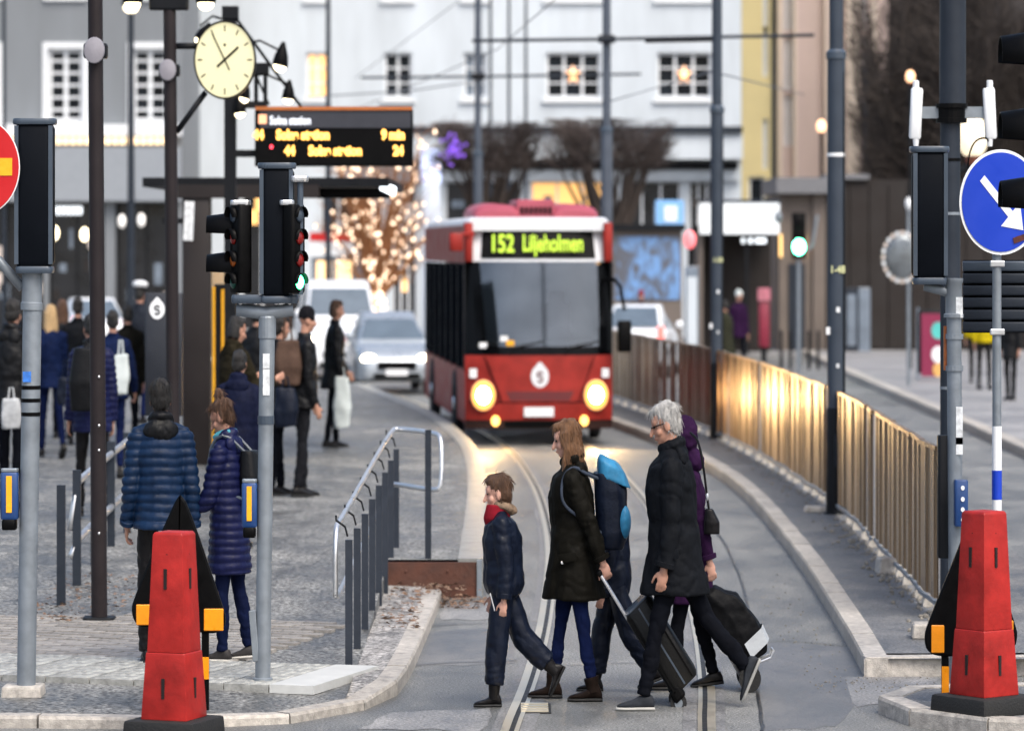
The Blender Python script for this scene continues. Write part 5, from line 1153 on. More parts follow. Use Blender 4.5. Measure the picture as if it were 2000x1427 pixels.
# advertising board
d = 92; t = thing('advertising_board', 'magenta advertising board with coloured dots in a dark frame, right pavement', 'billboard', (XX(1825, d), d, .115)); Z = lambda py: ZZ(py, d) - .115
obj('frame', B().rbox((0, 0, Z(605) / 2 + .06), (.82, .16, Z(605) - .12), .05), M_DARK, t, smooth=40); s = obj('poster', B().box((.02, -.085, (Z(612) + Z(735)) / 2), (.68, .01, Z(612) - Z(735))), emis('magenta', (.3, .02, .08, 1), .1, (.2, .02, .06, 1)), t)
for k, (y, c) in enumerate(((645, '#4fb6b0'), (692, '#e4e4ea'), (722, '#d9a860'))): obj('dot', B().disc((.08, Z(y)), .16 if k < 2 else .13, -.098, -.092, 20), mat('dot%d' % k, c, .5), s)
obj('side_pillar', B().box((-.4, .02, Z(600) / 2), (.05, .14, Z(600))), M_PANEG, t)
# pay post, cabinets, bollards
t = thing('red_post', 'small red pillar box in front of the dark kiosk', 'post box', (XX(1492, 108), 108, 0)); Z = lambda py: ZZ(py, 108); obj('body', B().rbox((0, 0, Z(590) / 2 + .2), (.3, .3, Z(590) - .4), .05), mat('pillar_red', '#7c2036', .5), t, smooth=40); obj('top', B().box((0, -.02, Z(575)), (.34, .34, .28)), mat('pillar_pink', '#b06a78', .5), t); obj('foot', B().cyl((0, 0, 0), (0, 0, .4), .08, .08, 10), M_DARK, t)
for px, lb in ((1662, 'grey utility cabinet against the brown wall'), (1687, 'pale narrow utility cabinet against the brown wall')):
    t = thing('utility_cabinet', lb, 'cabinet', (XX(px, 116.5), 116.5, .1)); h = ZZ(570, 116.5); obj('case', B().rbox((0, 0, h / 2), (.36, .4, h), .03), M_DARK2 if px < 1670 else M_PANEG, t); obj('door', B().box((0, -.206, h / 2), (.26, .012, h * .8)), M_PANEG, t)
for k in range(5):
    g = G(1526 + 18 * k, 722); t = thing('bollard', '%s thin dark bollard of the row left of the tram pole' % ('first', 'second', 'third', 'fourth', 'fifth')[k], 'bollard', (g.x, g.y, 0), 0, 'bollards across the street'); obj('shaft', B().cyl((0, 0, 0), (0, 0, .78), .045, .04, 10), M_DARK, t, smooth=40); obj('cap', B().lathe((0, 0, .78), (0, 0, 1), [(0, .05), (.03, .05), (.06, .02)], 10), M_DARK, t)
# street lamps
def street_lamp(label, px, d, ytop, r, lit=True, side=0.):
    t = thing('street_lamp', label, 'street lamp', (XX(px, d), d, .1), 0, 'slim street lamps'); h = ZZ(ytop, d) - .1
    obj('pole', B().cyl((0, 0, 0), (0, 0, h), r * 1.2, r * .8, 12), M_DARK2, t, smooth=40)
    obj('foot', B().lathe((0, 0, 0), (0, 0, 1), [(0, r * 2), (.6, r * 1.8), (.7, r * 1.25)], 12), M_DARK2, t)
    if lit: bell_lamp(t, (side, 0, h), 2.2)
    return t
street_lamp('slim dark street lamp left of the clock with lamp at the frame top', 256, 92, 12, .085)
street_lamp('thin pole in front of the white building left of the departure board', 641, 100, -60, .07, False)
for px, d in ((958, 118), (994, 121), (1027, 124)): street_lamp({958: 'left of three thin grey poles before the white facade', 994: 'middle of three thin grey poles before the white facade', 1027: 'right of three thin grey poles before the white facade'}[px], px, d, -80, .05, False)
street_lamp('thin dark pole at the far left edge', 8, 95, -60, .05, False)
street_lamp('dark pole in front of the pink building', 1512, 128, 90, .06, False)
street_lamp('thin dark lamp pole left of the wooded slope', 1690, 126, 100, .06, False)
for px, py, d, lb, s in ((1900, 268, 60, 'large warm globe lamp glowing behind the mast', .24), (1604, 247, 120, 'small orange street light left of the nearest tram pole', .14), (1778, 150, 100, 'tiny orange street light above the left antenna', .11)):
    t = thing('globe_light', lb, 'lamp', (XX(px, d) , d, 0)); z = ZZ(py, d); obj('globe', B().ell((0, 0, z), (s, s, s * 1.15), None, 18, 10), emis('globe_orange', (1, .55, .3, 1), 1.6) if s < .2 else emis('globe_cream', (1, .85, .6, 1), .5), t, smooth=True); obj('pole', B().tube([(-.3 if s > .2 else 0, 0, 0), (-.3 if s > .2 else 0, 0, z - s * 2), (-.1 if s > .2 else 0, 0, z - s * 1.5), (0, 0, z - s)], .045, 8), M_DARK, t); obj('neck', B().cyl((0, 0, z - s * 1.4), (0, 0, z - s * .9), s * .45, s * .55, 12), mat('copper_neck', '#6b3a2a', .5), t)
# overhead wires
def wire(label, pts, r, m=None): return tag(obj('overhead_wire', B().tube(pts, r, 6), m or M_DARK2), label, 'wire', 'tram wires')
M_WIRE = mat('wire_grey', '#5a5f66', .5)
wire('upper cross wire across the white facade to the pink building', [W(922, 80, 76), W(1183, 77, 76.2), W(1590, 69, 76)], .028)
wire('lower cross wire left of the nearest windows', [W(705, 152, 96), W(932, 150, 96.1), W(1252, 145, 96)], .026)
wire('thin span wire rising from departure board to the poles', [W(600, 190, 90), W(800, 178, 92), W(935, 158, 96)], .014, M_WIRE)
wire('contact wire over the tram track', [(1.0, 38, 5.75), (1.05, 47, 5.7), (.7, 60, 5.7), (-.3, 76, 5.7), (-4.5, 110, 5.7)], .009, M_WIRE)
wire('carrier wire high over the tram track', [(1.0, 38, 6.9), (1.05, 47, 6.6), (.7, 60, 6.5), (-.3, 76, 6.9), (-4.5, 110, 6.4)], .008, M_WIRE)
wire('sloping thin wire at the right over the pink building', [W(1185, 200, 76), W(1390, 140, 64), W(1570, 185, 100)], .012, M_WIRE)
for a, zz in ((pl[2], 0), (pl[3], 0)): obj('wire_bracket', B().rbox((0, -.05, ZZ(77 if a[2] < 80 else 150, a[2]) - .1), (.34, .2, .12), .04), M_DARK, a[0])
obj('wire_arm', B().tube([(0, 0, ZZ(77, 64) - .1), (-1.2, 0, ZZ(80, 64) - .1)], .03, 8), M_DARK, pl[1][0])

# ================================================================= people
M_SKIN = mat('skin', '#a87c68', .55, var=.1, sc=20, bump=.03); M_SKIN2 = mat('skin_pale', '#b98d7c', .55, var=.1, sc=20, bump=.03)
M_EYE = mat('eye_dark', '#1a1513', .3)
def cloth(name, col, rough=.75, var=.3, bump=.2): return mat(name, col, rough, spec=.18 if rough < .5 else .05, var=var, sc=9, bump=bump, bsc=26, rvar=.08)
C_OLIVE = cloth('olive_black_cotton', '#12110e', .6); C_BLACKJ = cloth('black_nylon', '#0e0f12', .48); C_GREYJ = cloth('charcoal_shell', '#121418', .68)
C_NAVY = cloth('navy_nylon', '#0c1322', .42); C_NAVY2 = cloth('navy_down', '#10153a', .45); C_BLUEP = cloth('blue_down', '#0e2440', .45); C_JEAN = cloth('blue_jeans', '#0f1838', .85); C_DJEAN = cloth('dark_jeans', '#0c0e14', .85)
C_PURP = cloth('purple_wool', '#27132f', .8); C_GREY = cloth('grey_trousers', '#1b1c20', .85); C_LEATH = cloth('black_leather', '#121113', .4); C_BROWNL = cloth('brown_boots', '#1f1815', .5)
C_TEAL = cloth('teal_lining', '#4f96a6', .8); C_REDS = cloth('red_scarf', '#7a1a26', .9); C_FUR = cloth('fur_trim', '#7a6858', .95, .4, .8); C_HIVIS = cloth('yellow_vest', '#a08f10', .7); C_BLUEJ = cloth('blue_coat', '#0f1a38', .7); C_WHITEB = cloth('white_bag', '#c4cccb', .6, .08)
H_BROWN = mat('hair_brown', '#4e3524', .55, var=.45, sc=10, bump=.7, stretch=(9, 9, 1.2), bsc=30); H_GREY = mat('hair_grey', '#a9a8a6', .5, var=.3, sc=10, bump=.7, stretch=(9, 9, 1.5), bsc=30); H_DARK = mat('hair_dark', '#14110f', .5, var=.4, sc=10, bump=.6, stretch=(9, 9, 1.5), bsc=30)
H_LIGHT = mat('hair_light_brown', '#6a4a30', .5, var=.45, sc=10, bump=.7, stretch=(9, 9, 1.0), bsc=30); H_BLOND = mat('hair_blond', '#b89a70', .5, var=.35, sc=10, bump=.7, stretch=(9, 9, 1.0), bsc=30)
ROT = lambda a, ax='X': Matrix.Rotation(R(a), 3, ax)
def ridge(co, s, off, amp, fr):                                # soft folds with sharp valleys
    w = co + .035 * np.stack([nz(co, (7, 7, 7), off + q * 3.1) for q in range(3)], 1)
    return amp * s * (np.minimum(np.abs(nz(w, fr, off)) * 3.2, 1) - .7)
def skeleton(h, legs, arms, lean=0., nod=0., broad=1.):
    """local frame: +y forward, +x the person's right. legs/arms: ((angle, bend, foot pitch / out), ...) for left (-x) then right."""
    J = {}; hip = Vector((0, 0, 0)); T = .245 * h; Sn = .232 * h
    for s, (th, kn, ft) in zip((-1, 1), legs):
        k = 'L' if s < 0 else 'R'; a = Vector((s * .052 * h * broad, 0, 0)); J['hip' + k] = a
        J['kn' + k] = a + Vector((s * .004 * h, math.sin(R(th)) * T, -math.cos(R(th)) * T))
        J['an' + k] = J['kn' + k] + Vector((0, math.sin(R(th - kn)) * Sn, -math.cos(R(th - kn)) * Sn)); J['ft' + k] = ft
    foot = .05 * h
    def sole(k):
        p = R(J['ft' + k]); return J['an' + k].z - foot * math.cos(p) - (max(0, math.sin(p)) * .1 * h)
    base = min(sole('L'), sole('R'))
    for k in list(J):
        if isinstance(J[k], Vector): J[k] = J[k] - Vector((0, 0, base))
    P = -base; J['pel'] = Vector((0, 0, P))
    I = ROT(-lean); up = I @ Vector((0, 0, 1)); J['I'] = I
    J['chest'] = J['pel'] + up * .19 * h; J['sh'] = J['pel'] + up * .285 * h; J['neck'] = J['pel'] + up * .315 * h
    J['head'] = J['pel'] + up * .34 * h + Vector((0, .012 * h, .062 * h)) + I @ ROT(-nod) @ Vector((0, .005 * h, .0)); J['HI'] = I @ ROT(-nod)
    for s, (sa, el, out) in zip((-1, 1), arms):
        k = 'L' if s < 0 else 'R'; a = J['sh'] + I @ Vector((s * .1 * h * broad, 0, -.026 * h)); J['sh' + k] = a
        d1 = I @ Vector((s * math.sin(R(out)), math.sin(R(sa)) * math.cos(R(out)), -math.cos(R(sa)) * math.cos(R(out)))); J['el' + k] = a + d1 * .17 * h
        d2 = I @ Vector((s * math.sin(R(out * .4)), math.sin(R(sa + el)), -math.cos(R(sa + el)))).normalized(); J['wr' + k] = J['el' + k] + d2 * .145 * h; J['hd' + k] = d2
    return J
def add_head(bb, J, h, fem=False, child=False):
    c, I = J['head'], J['HI']; s = h / 1.75 * (1.2 if child else 1.0); q = lambda x, y, z: c + I @ Vector((x, y, z)) * s
    e = lambda x, y, z, r: bb.ell(q(x, y, z), tuple(v * s for v in r), I, 16, 10)
    e(0, -.012, .03, (.074, .094, .086)); e(0, .02, -.045, (.056, .066, .062)); e(0, .055, -.082, (.028, .026, .022)); e(0, .062, .03, (.05, .03, .035)); e(0, .045, -.03, (.05, .045, .04))
    bb.cap(q(0, .092, .005), q(0, .112, -.03), .009 * s, .015 * s, 10); e(0, .082, -.058, (.022, .014, .011))
    for k in (-1, 1): e(k * .074, -.01, -.012, (.012, .024, .034)); e(k * .04, .052, -.028, (.026, .026, .024))
    bb.cap(q(0, -.02, -.06), J['neck'] - I @ Vector((0, 0, .03)) * s, .052 * s, .06 * s, 12)
def add_hand(bb, J, k, h, curl=35):
    s = h / 1.75; w = J['wr' + k]; d = J['hd' + k].normalized(); lat = Vector((1, 0, 0)); lat = (lat - d * lat.dot(d)).normalized(); f = d.cross(lat).normalized()
    if f.y < 0: f = -f
    bb.cap(w - d * .03 * s, w + d * .02 * s, .026 * s, .028 * s, 10); pc = w + d * .055 * s
    M = Matrix((lat, f, d)).transposed(); bb.ell(pc, (.017 * s, .04 * s, .05 * s), M, 12, 8)
    inward = -lat if k == 'R' else lat
    for q in range(4):
        o = w + d * .095 * s + f * (.03 - .02 * q) * s; L_ = (.034, .04, .037, .028)[q] * s; d1 = (d * math.cos(R(curl)) + inward * math.sin(R(curl))); d2 = (d * math.cos(R(curl * 2.2)) + inward * math.sin(R(curl * 2.2)))
        bb.cap(o, o + d1 * L_, .0092 * s, .0085 * s, 8, 2); bb.cap(o + d1 * L_, o + d1 * L_ + d2 * L_ * .8, .0085 * s, .0075 * s, 8, 2)
    o = w + d * .035 * s + f * .035 * s; bb.cap(o, o + (d * .7 + f * .55 + inward * .3) * .04 * s, .011 * s, .01 * s, 8, 2); bb.cap(o + (d * .7 + f * .55 + inward * .3) * .04 * s, o + (d * .95 + f * .5 + inward * .5) * .062 * s, .01 * s, .008 * s, 8, 2)
def ellring(c, rx, ry, I=None, n=20, p=1.0):
    o = []
    for t in range(n):
        a = 2 * math.pi * t / n; v = Vector((rx * math.copysign(abs(math.cos(a)) ** p, math.cos(a)), ry * math.copysign(abs(math.sin(a)) ** p, math.sin(a)), 0)); o.append(c + (I @ v if I else v))
    return o
def shoe_mesh(J, k, h, boot=0.):
    s = h / 1.75; bb = B(); an = J['an' + k]; p = R(J['ft' + k]); M = Matrix.Rotation(-p, 3, 'X')
    secs = [(-.075, .028, .05), (-.06, .036, .085), (-.02, .04, .095 + boot * .3), (.03, .041, .085), (.08, .046, .062), (.13, .047, .05), (.17, .038, .04), (.19, .018, .03)]
    for part in (0, 1):
        rings = []
        for y, w, z in secs:
            top = z if part == 0 else .024; bot = .018 if part == 0 else 0.; g = 1.0 if part == 0 else 1.07; r = []
            for t in range(12):
                a = 2 * math.pi * t / 12; x = w * g * math.cos(a); zz = (bot + top) / 2 + (top - bot) / 2 * math.copysign(abs(math.sin(a)) ** .7, math.sin(a))
                r.append(an + (M @ (Vector((x, y * (1.04 if part else 1), zz - .088))) * s))
            rings.append(r)
        yield B().loft(rings)
    up = M @ Vector((0, 0, 1))
PERS = 0; FOLD = np.array(Matrix.Rotation(.5, 3, 'Y') @ Matrix.Rotation(.35, 3, 'X'))
def person(label, loc, face, h=1.75, legs=((8, 3, 0), (-4, 5, 0)), arms=((5, 12, 8), (-5, 12, 8)), lean=2, nod=4, jacket=None, hem=.1, jstyle='cloth', trousers=None, shoes=None, hair=None, hstyle='short', skin=None, hood=None, vox=.012, bulk=1., broad=1., flare=1., deep=1., group=None, fem=False, child=False, hand=35, sole=None, boot=0., collar=True, loose=1., gloves=None, eyes=False, spread=0., detail=False):
    global PERS; PERS += 1; off = PERS * 7.3
    t = thing('person', label, 'person', loc, R(face), group); J = skeleton(h, legs, arms, lean, nod, broad); s = h / 1.75; I = J['I']; sk = skin or M_SKIN
    bb = B(); add_head(bb, J, h, fem, child)                                     # ---- body
    bb.loft([ellring(J['neck'], .05 * s, .05 * s, I), ellring(J['sh'], .13 * s * broad, .07 * s, I), ellring(J['chest'], .125 * s * broad, .085 * s, I), ellring(J['pel'], .12 * s, .08 * s, I), ellring(J['pel'] - Vector((0, 0, .08 * s)), .11 * s, .07 * s)])
    for k in 'LR':
        bb.cap(J['hip' + k], J['kn' + k], .055 * s, .034 * s); bb.cap(J['kn' + k], J['an' + k], .032 * s, .026 * s); bb.cap(J['sh' + k], J['el' + k], .044 * s, .036 * s); bb.cap(J['el' + k], J['wr' + k], .035 * s, .026 * s); add_hand(bb, J, k, h, hand)
    obj('body', remesh(bb, vox * .62 if vox < .011 else vox * .8, 2, .4), sk, t, smooth=True)
    if eyes:
        for k in (-1, 1): obj('eye', B().ell(J['head'] + J['HI'] @ (Vector((k * .034, .079, .008)) * s * (1.2 if child else 1)), (.012 * s, .008 * s, .008 * s), J['HI'], 8, 6), M_EYE, t)
        obj('mouth', B().ell(J['head'] + J['HI'] @ (Vector((0, .092, -.058)) * s * (1.2 if child else 1)), (.02 * s, .006 * s, .004 * s), J['HI'], 8, 5), mat('lip', '#8a4c44', .6), t)
    # ---- trousers
    bb = B(); f = loose
    bb.loft([ellring(J['pel'] + Vector((0, 0, .1 * s)), .135 * s * bulk, .1 * s * bulk), ellring(J['pel'], .15 * s * bulk, .112 * s * bulk), ellring(J['pel'] - Vector((0, 0, .09 * s)), .13 * s * bulk, .1 * s * bulk)])
    for k in 'LR':
        a = J['an' + k]; kn = J['kn' + k]; e = kn + (a - kn) * (1.02 - boot * .75)
        bb.cap(J['hip' + k], kn, .084 * s * bulk, .06 * s * f); bb.cap(kn, kn.lerp(e, .5), .06 * s * f, .057 * s * f); bb.cyl(kn.lerp(e, .45), e, .057 * s * f, .05 * s * f, 14)
    me = remesh(bb, vox, 4)
    displace(me, lambda co: .008 * s * nz(co, (9, 9, 7), off) + ridge(co @ FOLD, s, off, .009, (5, 5, 9)) + ridge(co, s, off + 3, .008, (6, 6, 20)) * np.clip(1.6 - co[:, 2] / (.2 * h), 0, 1) + .004 * s * nz(co, (22, 22, 18), off)); obj('trousers', me, trousers or C_DJEAN, t, smooth=True)
    # ---- shoes
    for k in 'LR':
        up_, so_ = list(shoe_mesh(J, k, h, boot)); sh = obj('shoe', up_, shoes or C_LEATH, t, smooth=40); obj('sole', so_, sole or M_RUB, sh, smooth=40)
        if boot:
            a, kn = J['an' + k], J['kn' + k]; obj('boot_shaft', B().lathe(a + (a - kn).normalized() * .03 * s, kn - a, [(0, .05 * s), (.05 * s, .052 * s), (boot * .3 * s, .057 * s), (boot * .42 * s, .06 * s), (boot * .43 * s, .05 * s)], 14), shoes or C_LEATH, sh, smooth=40)
    # ---- jacket
    if jacket:
        bb = B(); up = I @ Vector((0, 0, 1)); B1 = 1.14 * bulk; hz = J['pel'].z - hem * h
        rg = [ellring(J['neck'] + up * .012 * s, .062 * s, .068 * s, I), ellring(J['neck'] - up * .02 * s, .095 * s * broad, .082 * s, I), ellring(J['sh'] - up * .025 * s, .14 * s * broad * B1, .098 * s * B1 * deep, I), ellring(J['chest'] + up * .02, .155 * s * broad * B1, .122 * s * B1 * deep, I), ellring(J['chest'] - up * .1 * s, .145 * s * broad * B1, .12 * s * B1 * deep, I), ellring(J['pel'] + Vector((0, 0, .02 * s)), .155 * s * B1, .126 * s * B1 * deep)]
        n = max(2, int(hem * h / .12) + 1)
        for q in range(1, n + 1): u = q / n; rg.append(ellring(Vector((0, spread * u, J['pel'].z + (hz - J['pel'].z) * u)), (.155 + .02 * u * flare) * s * B1, (.126 + .045 * u * flare + abs(spread) * .3 * u) * s * B1 * deep))
        bb.loft(rg)
        for k in 'LR':
            bb.cap(J['neck'] - up * .03 * s, J['sh' + k] + up * .012 * s, .055 * s * B1, .05 * s * B1); r = 1.16 * bulk; bb.cap(J['sh' + k], J['el' + k], .063 * s * r, .052 * s * r); bb.cyl(J['el' + k], J['wr' + k] - J['hd' + k] * .008, .052 * s * r, .043 * s * r, 14); bb.ell(J['el' + k], (.053 * s * r,) * 3, None, 12, 8)
        if collar: bb.loft([ellring(J['neck'] - up * .03 * s, .082 * s, .082 * s, I), ellring(J['neck'] + up * .045 * s + I @ Vector((0, -.004, 0)), .074 * s, .08 * s, I)])
        me = remesh(bb, vox, 8 if vox < .012 else 5)
        if jstyle == 'puffer':
            pz = .055 * s; displace(me, lambda co: .017 * s * (np.abs(np.sin(math.pi * (co[:, 2] + .012 * nz(co, (5, 5, 5), off)) / pz)) ** .6 - .6) + .006 * s * nz(co, (14, 14, 14), off))
        else:
            displace(me, lambda co: .006 * s * nz(co, (4, 4, 3), off) + ridge(co, s, off, .012, (4, 4, 3.2)) + ridge(co @ FOLD, s, off + 9, .005, (7, 7, 9)) + ridge(co, s, off + 4, .008, (5, 5, 13)) * np.clip((np.abs(co[:, 0]) - .13 * s * broad) / (.04 * s), 0, 1) + .003 * s * nz(co, (30, 30, 24), off) - .008 * s * np.exp(-((co[:, 2] - J['pel'].z - .09 * h) / .03) ** 2))
        jk = obj('jacket', me, jacket, t, smooth=True)
        if vox < .011:
            for k in 'LR': obj('cuff', B().lathe(J['wr' + k] - J['hd' + k] * .035, J['hd' + k], [(0, .047 * s * 1.16 * bulk), (.004, .051 * s * 1.16 * bulk), (.03, .05 * s * 1.16 * bulk), (.034, .04 * s)], 18), jacket, jk, smooth=40)
            if jstyle != 'puffer' and not child:
                for k in (-1, 1): obj('pocket_flap', B().rbox(Vector((k * (.172 * s * B1), .055 * s, J['pel'].z - .01 * h)), (.016, .15 * s, .055 * s), .006, Matrix.Rotation(k * .35, 3, 'Z') @ ROT(-8)), jacket, jk, smooth=40)
        if hood:
            hm, style = hood
            bb = B(); c = J['neck'] + I @ Vector((0, -.075, .01)) * s
            if style == 'down': bb.ell(c + I @ Vector((0, .0, -.05)) * s, (.14 * s, .06 * s, .075 * s), I @ ROT(-14), 16, 10); bb.ell(c + I @ Vector((0, .055, .02)) * s, (.11 * s, .105 * s, .045 * s), I @ ROT(-14), 16, 8)
            elif style == 'up': bb.ell(J['head'] + J['HI'] @ Vector((0, -.035, .025)) * s, (.115 * s, .115 * s, .135 * s), J['HI'], 18, 12); bb.ell(c, (.12 * s, .09 * s, .08 * s), I, 14, 9)
            elif style == 'fur': bb.ell(c + I @ Vector((0, .03, .035)) * s, (.12 * s, .125 * s, .05 * s), I @ ROT(18), 18, 8)
            me = remesh(bb, vox * .9, 3); displace(me, lambda co: (.012 if style != 'fur' else .02) * s * nz(co, (14, 14, 14), off) + .006 * s * nz(co, (34, 34, 34), off)); obj('hood', me, hm, t, smooth=True)
    # ---- hair
    if hair:
        c, HI = J['head'], J['HI']; hs = s * (1.2 if child else 1.0); q = lambda x, y, z: c + HI @ (Vector((x, y, z)) * hs); bb = B()
        e = lambda x, y, z, r, a=0: bb.ell(q(x, y, z), tuple(v * hs for v in r), HI @ ROT(a), 16, 10)
        if hstyle == 'hat': e(0, -.012, .055, (.086, .1, .085)); e(0, -.01, .02, (.088, .104, .03))
        else:
            e(0, -.026, .045, (.083, .096, .084)); e(0, -.058, -.01, (.074, .056, .075)); e(0, .03, .092, (.06, .06, .03), -12)
            for k in (-1, 1): e(k * .07, -.03, .0, (.014, .035, .045))
            if hstyle == 'long':
                bb.loft([ellring(q(0, -.05, .03), .085 * hs, .07 * hs, HI), ellring(q(0, -.058, -.06), .09 * hs, .058 * hs, HI), ellring(q(0, -.06, -.15), .1 * hs, .05 * hs, HI), ellring(q(0, -.05, -.23), .085 * hs, .04 * hs, HI)])
                for k in (-1, 1): bb.loft([ellring(q(k * .07, -.0, .05), .022 * hs, .05 * hs, HI), ellring(q(k * .082, -.01, -.06), .02 * hs, .052 * hs, HI), ellring(q(k * .085, .03, -.16), .02 * hs, .045 * hs, HI), ellring(q(k * .075, .055, -.24), .018 * hs, .03 * hs, HI)])
            if hstyle == 'bun': e(.0, -.05, .145, (.04, .042, .045)); e(0, -.03, .11, (.045, .05, .03))
            if hstyle == 'bob': bb.loft([ellring(q(0, -.045, .03), .09 * hs, .075 * hs, HI), ellring(q(0, -.05, -.09), .095 * hs, .06 * hs, HI)])
        me = remesh(bb, min(vox, .01), 2)
        displace(me, lambda co: .012 * s * nz(co, (24, 24, 8), off) + .008 * s * nz(co, (60, 60, 18), off) - .001); ho = obj('hat' if hstyle == 'hat' else 'hair', me, hair, t, smooth=True)
        if vox < .011 and hstyle != 'hat':                          # loose strands lying on the hair
            sb_ = B(); vs_ = me.vertices; rg_ = random.Random(PERS)
            for q_ in range(420 if hstyle != 'long' else 700):
                v_ = vs_[rg_.randrange(len(vs_))]; n_ = v_.normal; dn = Vector((rg_.gauss(0, .25), rg_.gauss(-.25, .3), -1)) - Vector((0, 0, 0)); dn = (dn - n_ * dn.dot(n_)); dn = dn.normalized() if dn.length > .1 else Vector((rg_.gauss(0, 1), rg_.gauss(0, 1), 0)).normalized()
                p_ = v_.co + n_ * .001; m_ = p_ + dn * rg_.uniform(.015, .04) + n_ * rg_.uniform(.001, .006); e_ = m_ + dn * rg_.uniform(.01, .035) - n_ * rg_.uniform(-.003, .004)
                stick(sb_, p_, m_, .0016, .0014); stick(sb_, m_, e_, .0014, .0005)
            tag(obj('loose_strands', sb_, hair, ho), kind='stuff')
    t['j'] = 0; del t['j']
    return t, J
def at_world(t, v): return t.matrix_basis @ v

# ---- the five walkers on the crossing (facing left)
V1 = .0095
boy, J = person('boy in navy snowsuit with red scarf and fur collar, leading the walkers', (XX(984, 28.25), 28.25, 0), 90, 1.33, legs=((9, 5, 0), (-24, 26, 58)), arms=((-6, 14, 6), (6, 12, 6)), lean=3, nod=6, jacket=C_NAVY, hem=.04, trousers=C_NAVY, shoes=C_LEATH, hair=H_BROWN, skin=M_SKIN2, hood=(C_FUR, 'fur'), vox=V1, bulk=1.3, deep=1.1, flare=-.7, loose=1.85, child=True, eyes=True, boot=.28, broad=.95)
s = 1.33 / 1.75
obj('scarf', remesh(B().loft([ellring(J['neck'] + Vector((0, .015, .05)), .075, .09), ellring(J['neck'] + Vector((0, .03, -.03)), .08, .1), ellring(J['neck'] + Vector((0, .05, -.09)), .04, .06)]), .009, 2), C_REDS, boy, smooth=True)
k = 'L'; a, kn = J['anL'], J['knL']; obj('reflective_cuff', B().lathe(a.lerp(kn, .3), kn - a, [(0, .062), (.022, .063)], 16), mat('reflective', '#a8aeb4', .35, var=.1), boy)
obj('pocket_zip', B().tube([Vector((-.128, .1, .66)), Vector((-.134, .06, .54)), Vector((-.132, .04, .47))], .005, 6), M_INOX, boy)
wom, JW = person('woman with long light brown hair in black olive parka and blue jeans', (XX(1121, 28.6), 28.6, 0), 90, 1.66, legs=((-9, 2, 0), (13, 3, 0)), arms=((-25, 4, 7), (0, 8, 4)), lean=3, nod=10, jacket=C_OLIVE, hem=.16, trousers=C_JEAN, shoes=C_BROWNL, hair=H_LIGHT, hstyle='long', skin=M_SKIN2, hood=(C_OLIVE, 'down'), vox=V1, bulk=1.14, deep=1.15, flare=1.0, loose=.92, fem=True, eyes=True, boot=.22, broad=.95, hand=60)
obj('button', B().ell((-.215, -.01, 1.18), (.008, .012, .012), None, 8, 6), M_WHITE, wom); obj('button', B().ell((-.2, .09, .82), (.008, .012, .012), None, 8, 6), M_WHITE, wom)
# backpack worn by the woman (a thing of its own)
bp = thing('backpack', 'navy backpack with bright light blue top worn by the parka woman', 'backpack', (XX(1121, 28.6) , 28.6, .0), R(90))
c = JW['chest'] + Vector((0, -.29, .0)); bb = B().loft([ellring(c + Vector((0, .0, -.29)), .13, .09, None, 20, .7), ellring(c + Vector((0, -.01, -.2)), .155, .125, None, 20, .7), ellring(c + Vector((0, 0, .05)), .155, .12, None, 20, .7), ellring(c + Vector((0, .03, .16)), .13, .1, None, 20, .7)])
me = remesh(bb, .01, 3); displace(me, lambda co: .012 * nz(co, (8, 8, 6), 3)); obj('bag', me, C_NAVY, bp, smooth=True)
me = remesh(B().loft([ellring(c + Vector((0, -.03, .1)), .15, .13, ROT(18), 20, .7), ellring(c + Vector((0, .0, .2)), .13, .11, ROT(22), 20, .7), ellring(c + Vector((0, .02, .245)), .08, .07, ROT(22), 20, .8)]), .01, 3); displace(me, lambda co: .008 * nz(co, (14, 14, 14), 5)); obj('lid', me, cloth('sky_blue_nylon', '#2f7298', .4), bp, smooth=True)
obj('side_pocket', remesh(B().ell(c + Vector((-.1, -.1, -.13)), (.07, .05, .1)), .01, 2), MATS['sky_blue_nylon'], bp, smooth=True)
for sgn in (-1, 1): obj('strap', B().tube(smooth_line([c + Vector((sgn * .1, .08, .12)), JW['sh'] + Vector((sgn * .12, -.1, .0)), JW['sh'] + Vector((sgn * .13, -.03, .04)), JW['sh'] + Vector((sgn * .15, .05, .0)), JW['chest'] + Vector((sgn * .19, .085, .05)), JW['chest'] + Vector((sgn * .2, .06, -.03)), JW['chest'] + Vector((sgn * .2, -.06, -.1)), c + Vector((sgn * .12, .06, -.2))], 2), .011, 8), cloth('strap_grey', '#343b47', .7), bp, smooth=True)
kid, J = person('child in navy snow trousers half hidden behind the parka woman', (XX(1200, 29.1), 29.1, 0), 90, 1.3, legs=((-20, 18, 18), (16, 6, 0)), arms=((8, 12, 6), (-8, 12, 6)), jacket=C_NAVY, hem=.07, trousers=C_NAVY, shoes=C_LEATH, hair=H_DARK, hstyle='hat', skin=M_SKIN2, vox=V1, bulk=1.25, flare=-.5, loose=1.8, child=True, boot=.25)
obj('reflective_cuff', B().lathe(J['anL'].lerp(J['knL'], .32), J['knL'] - J['anL'], [(0, .064), (.02, .065)], 16), MATS['reflective'], kid)
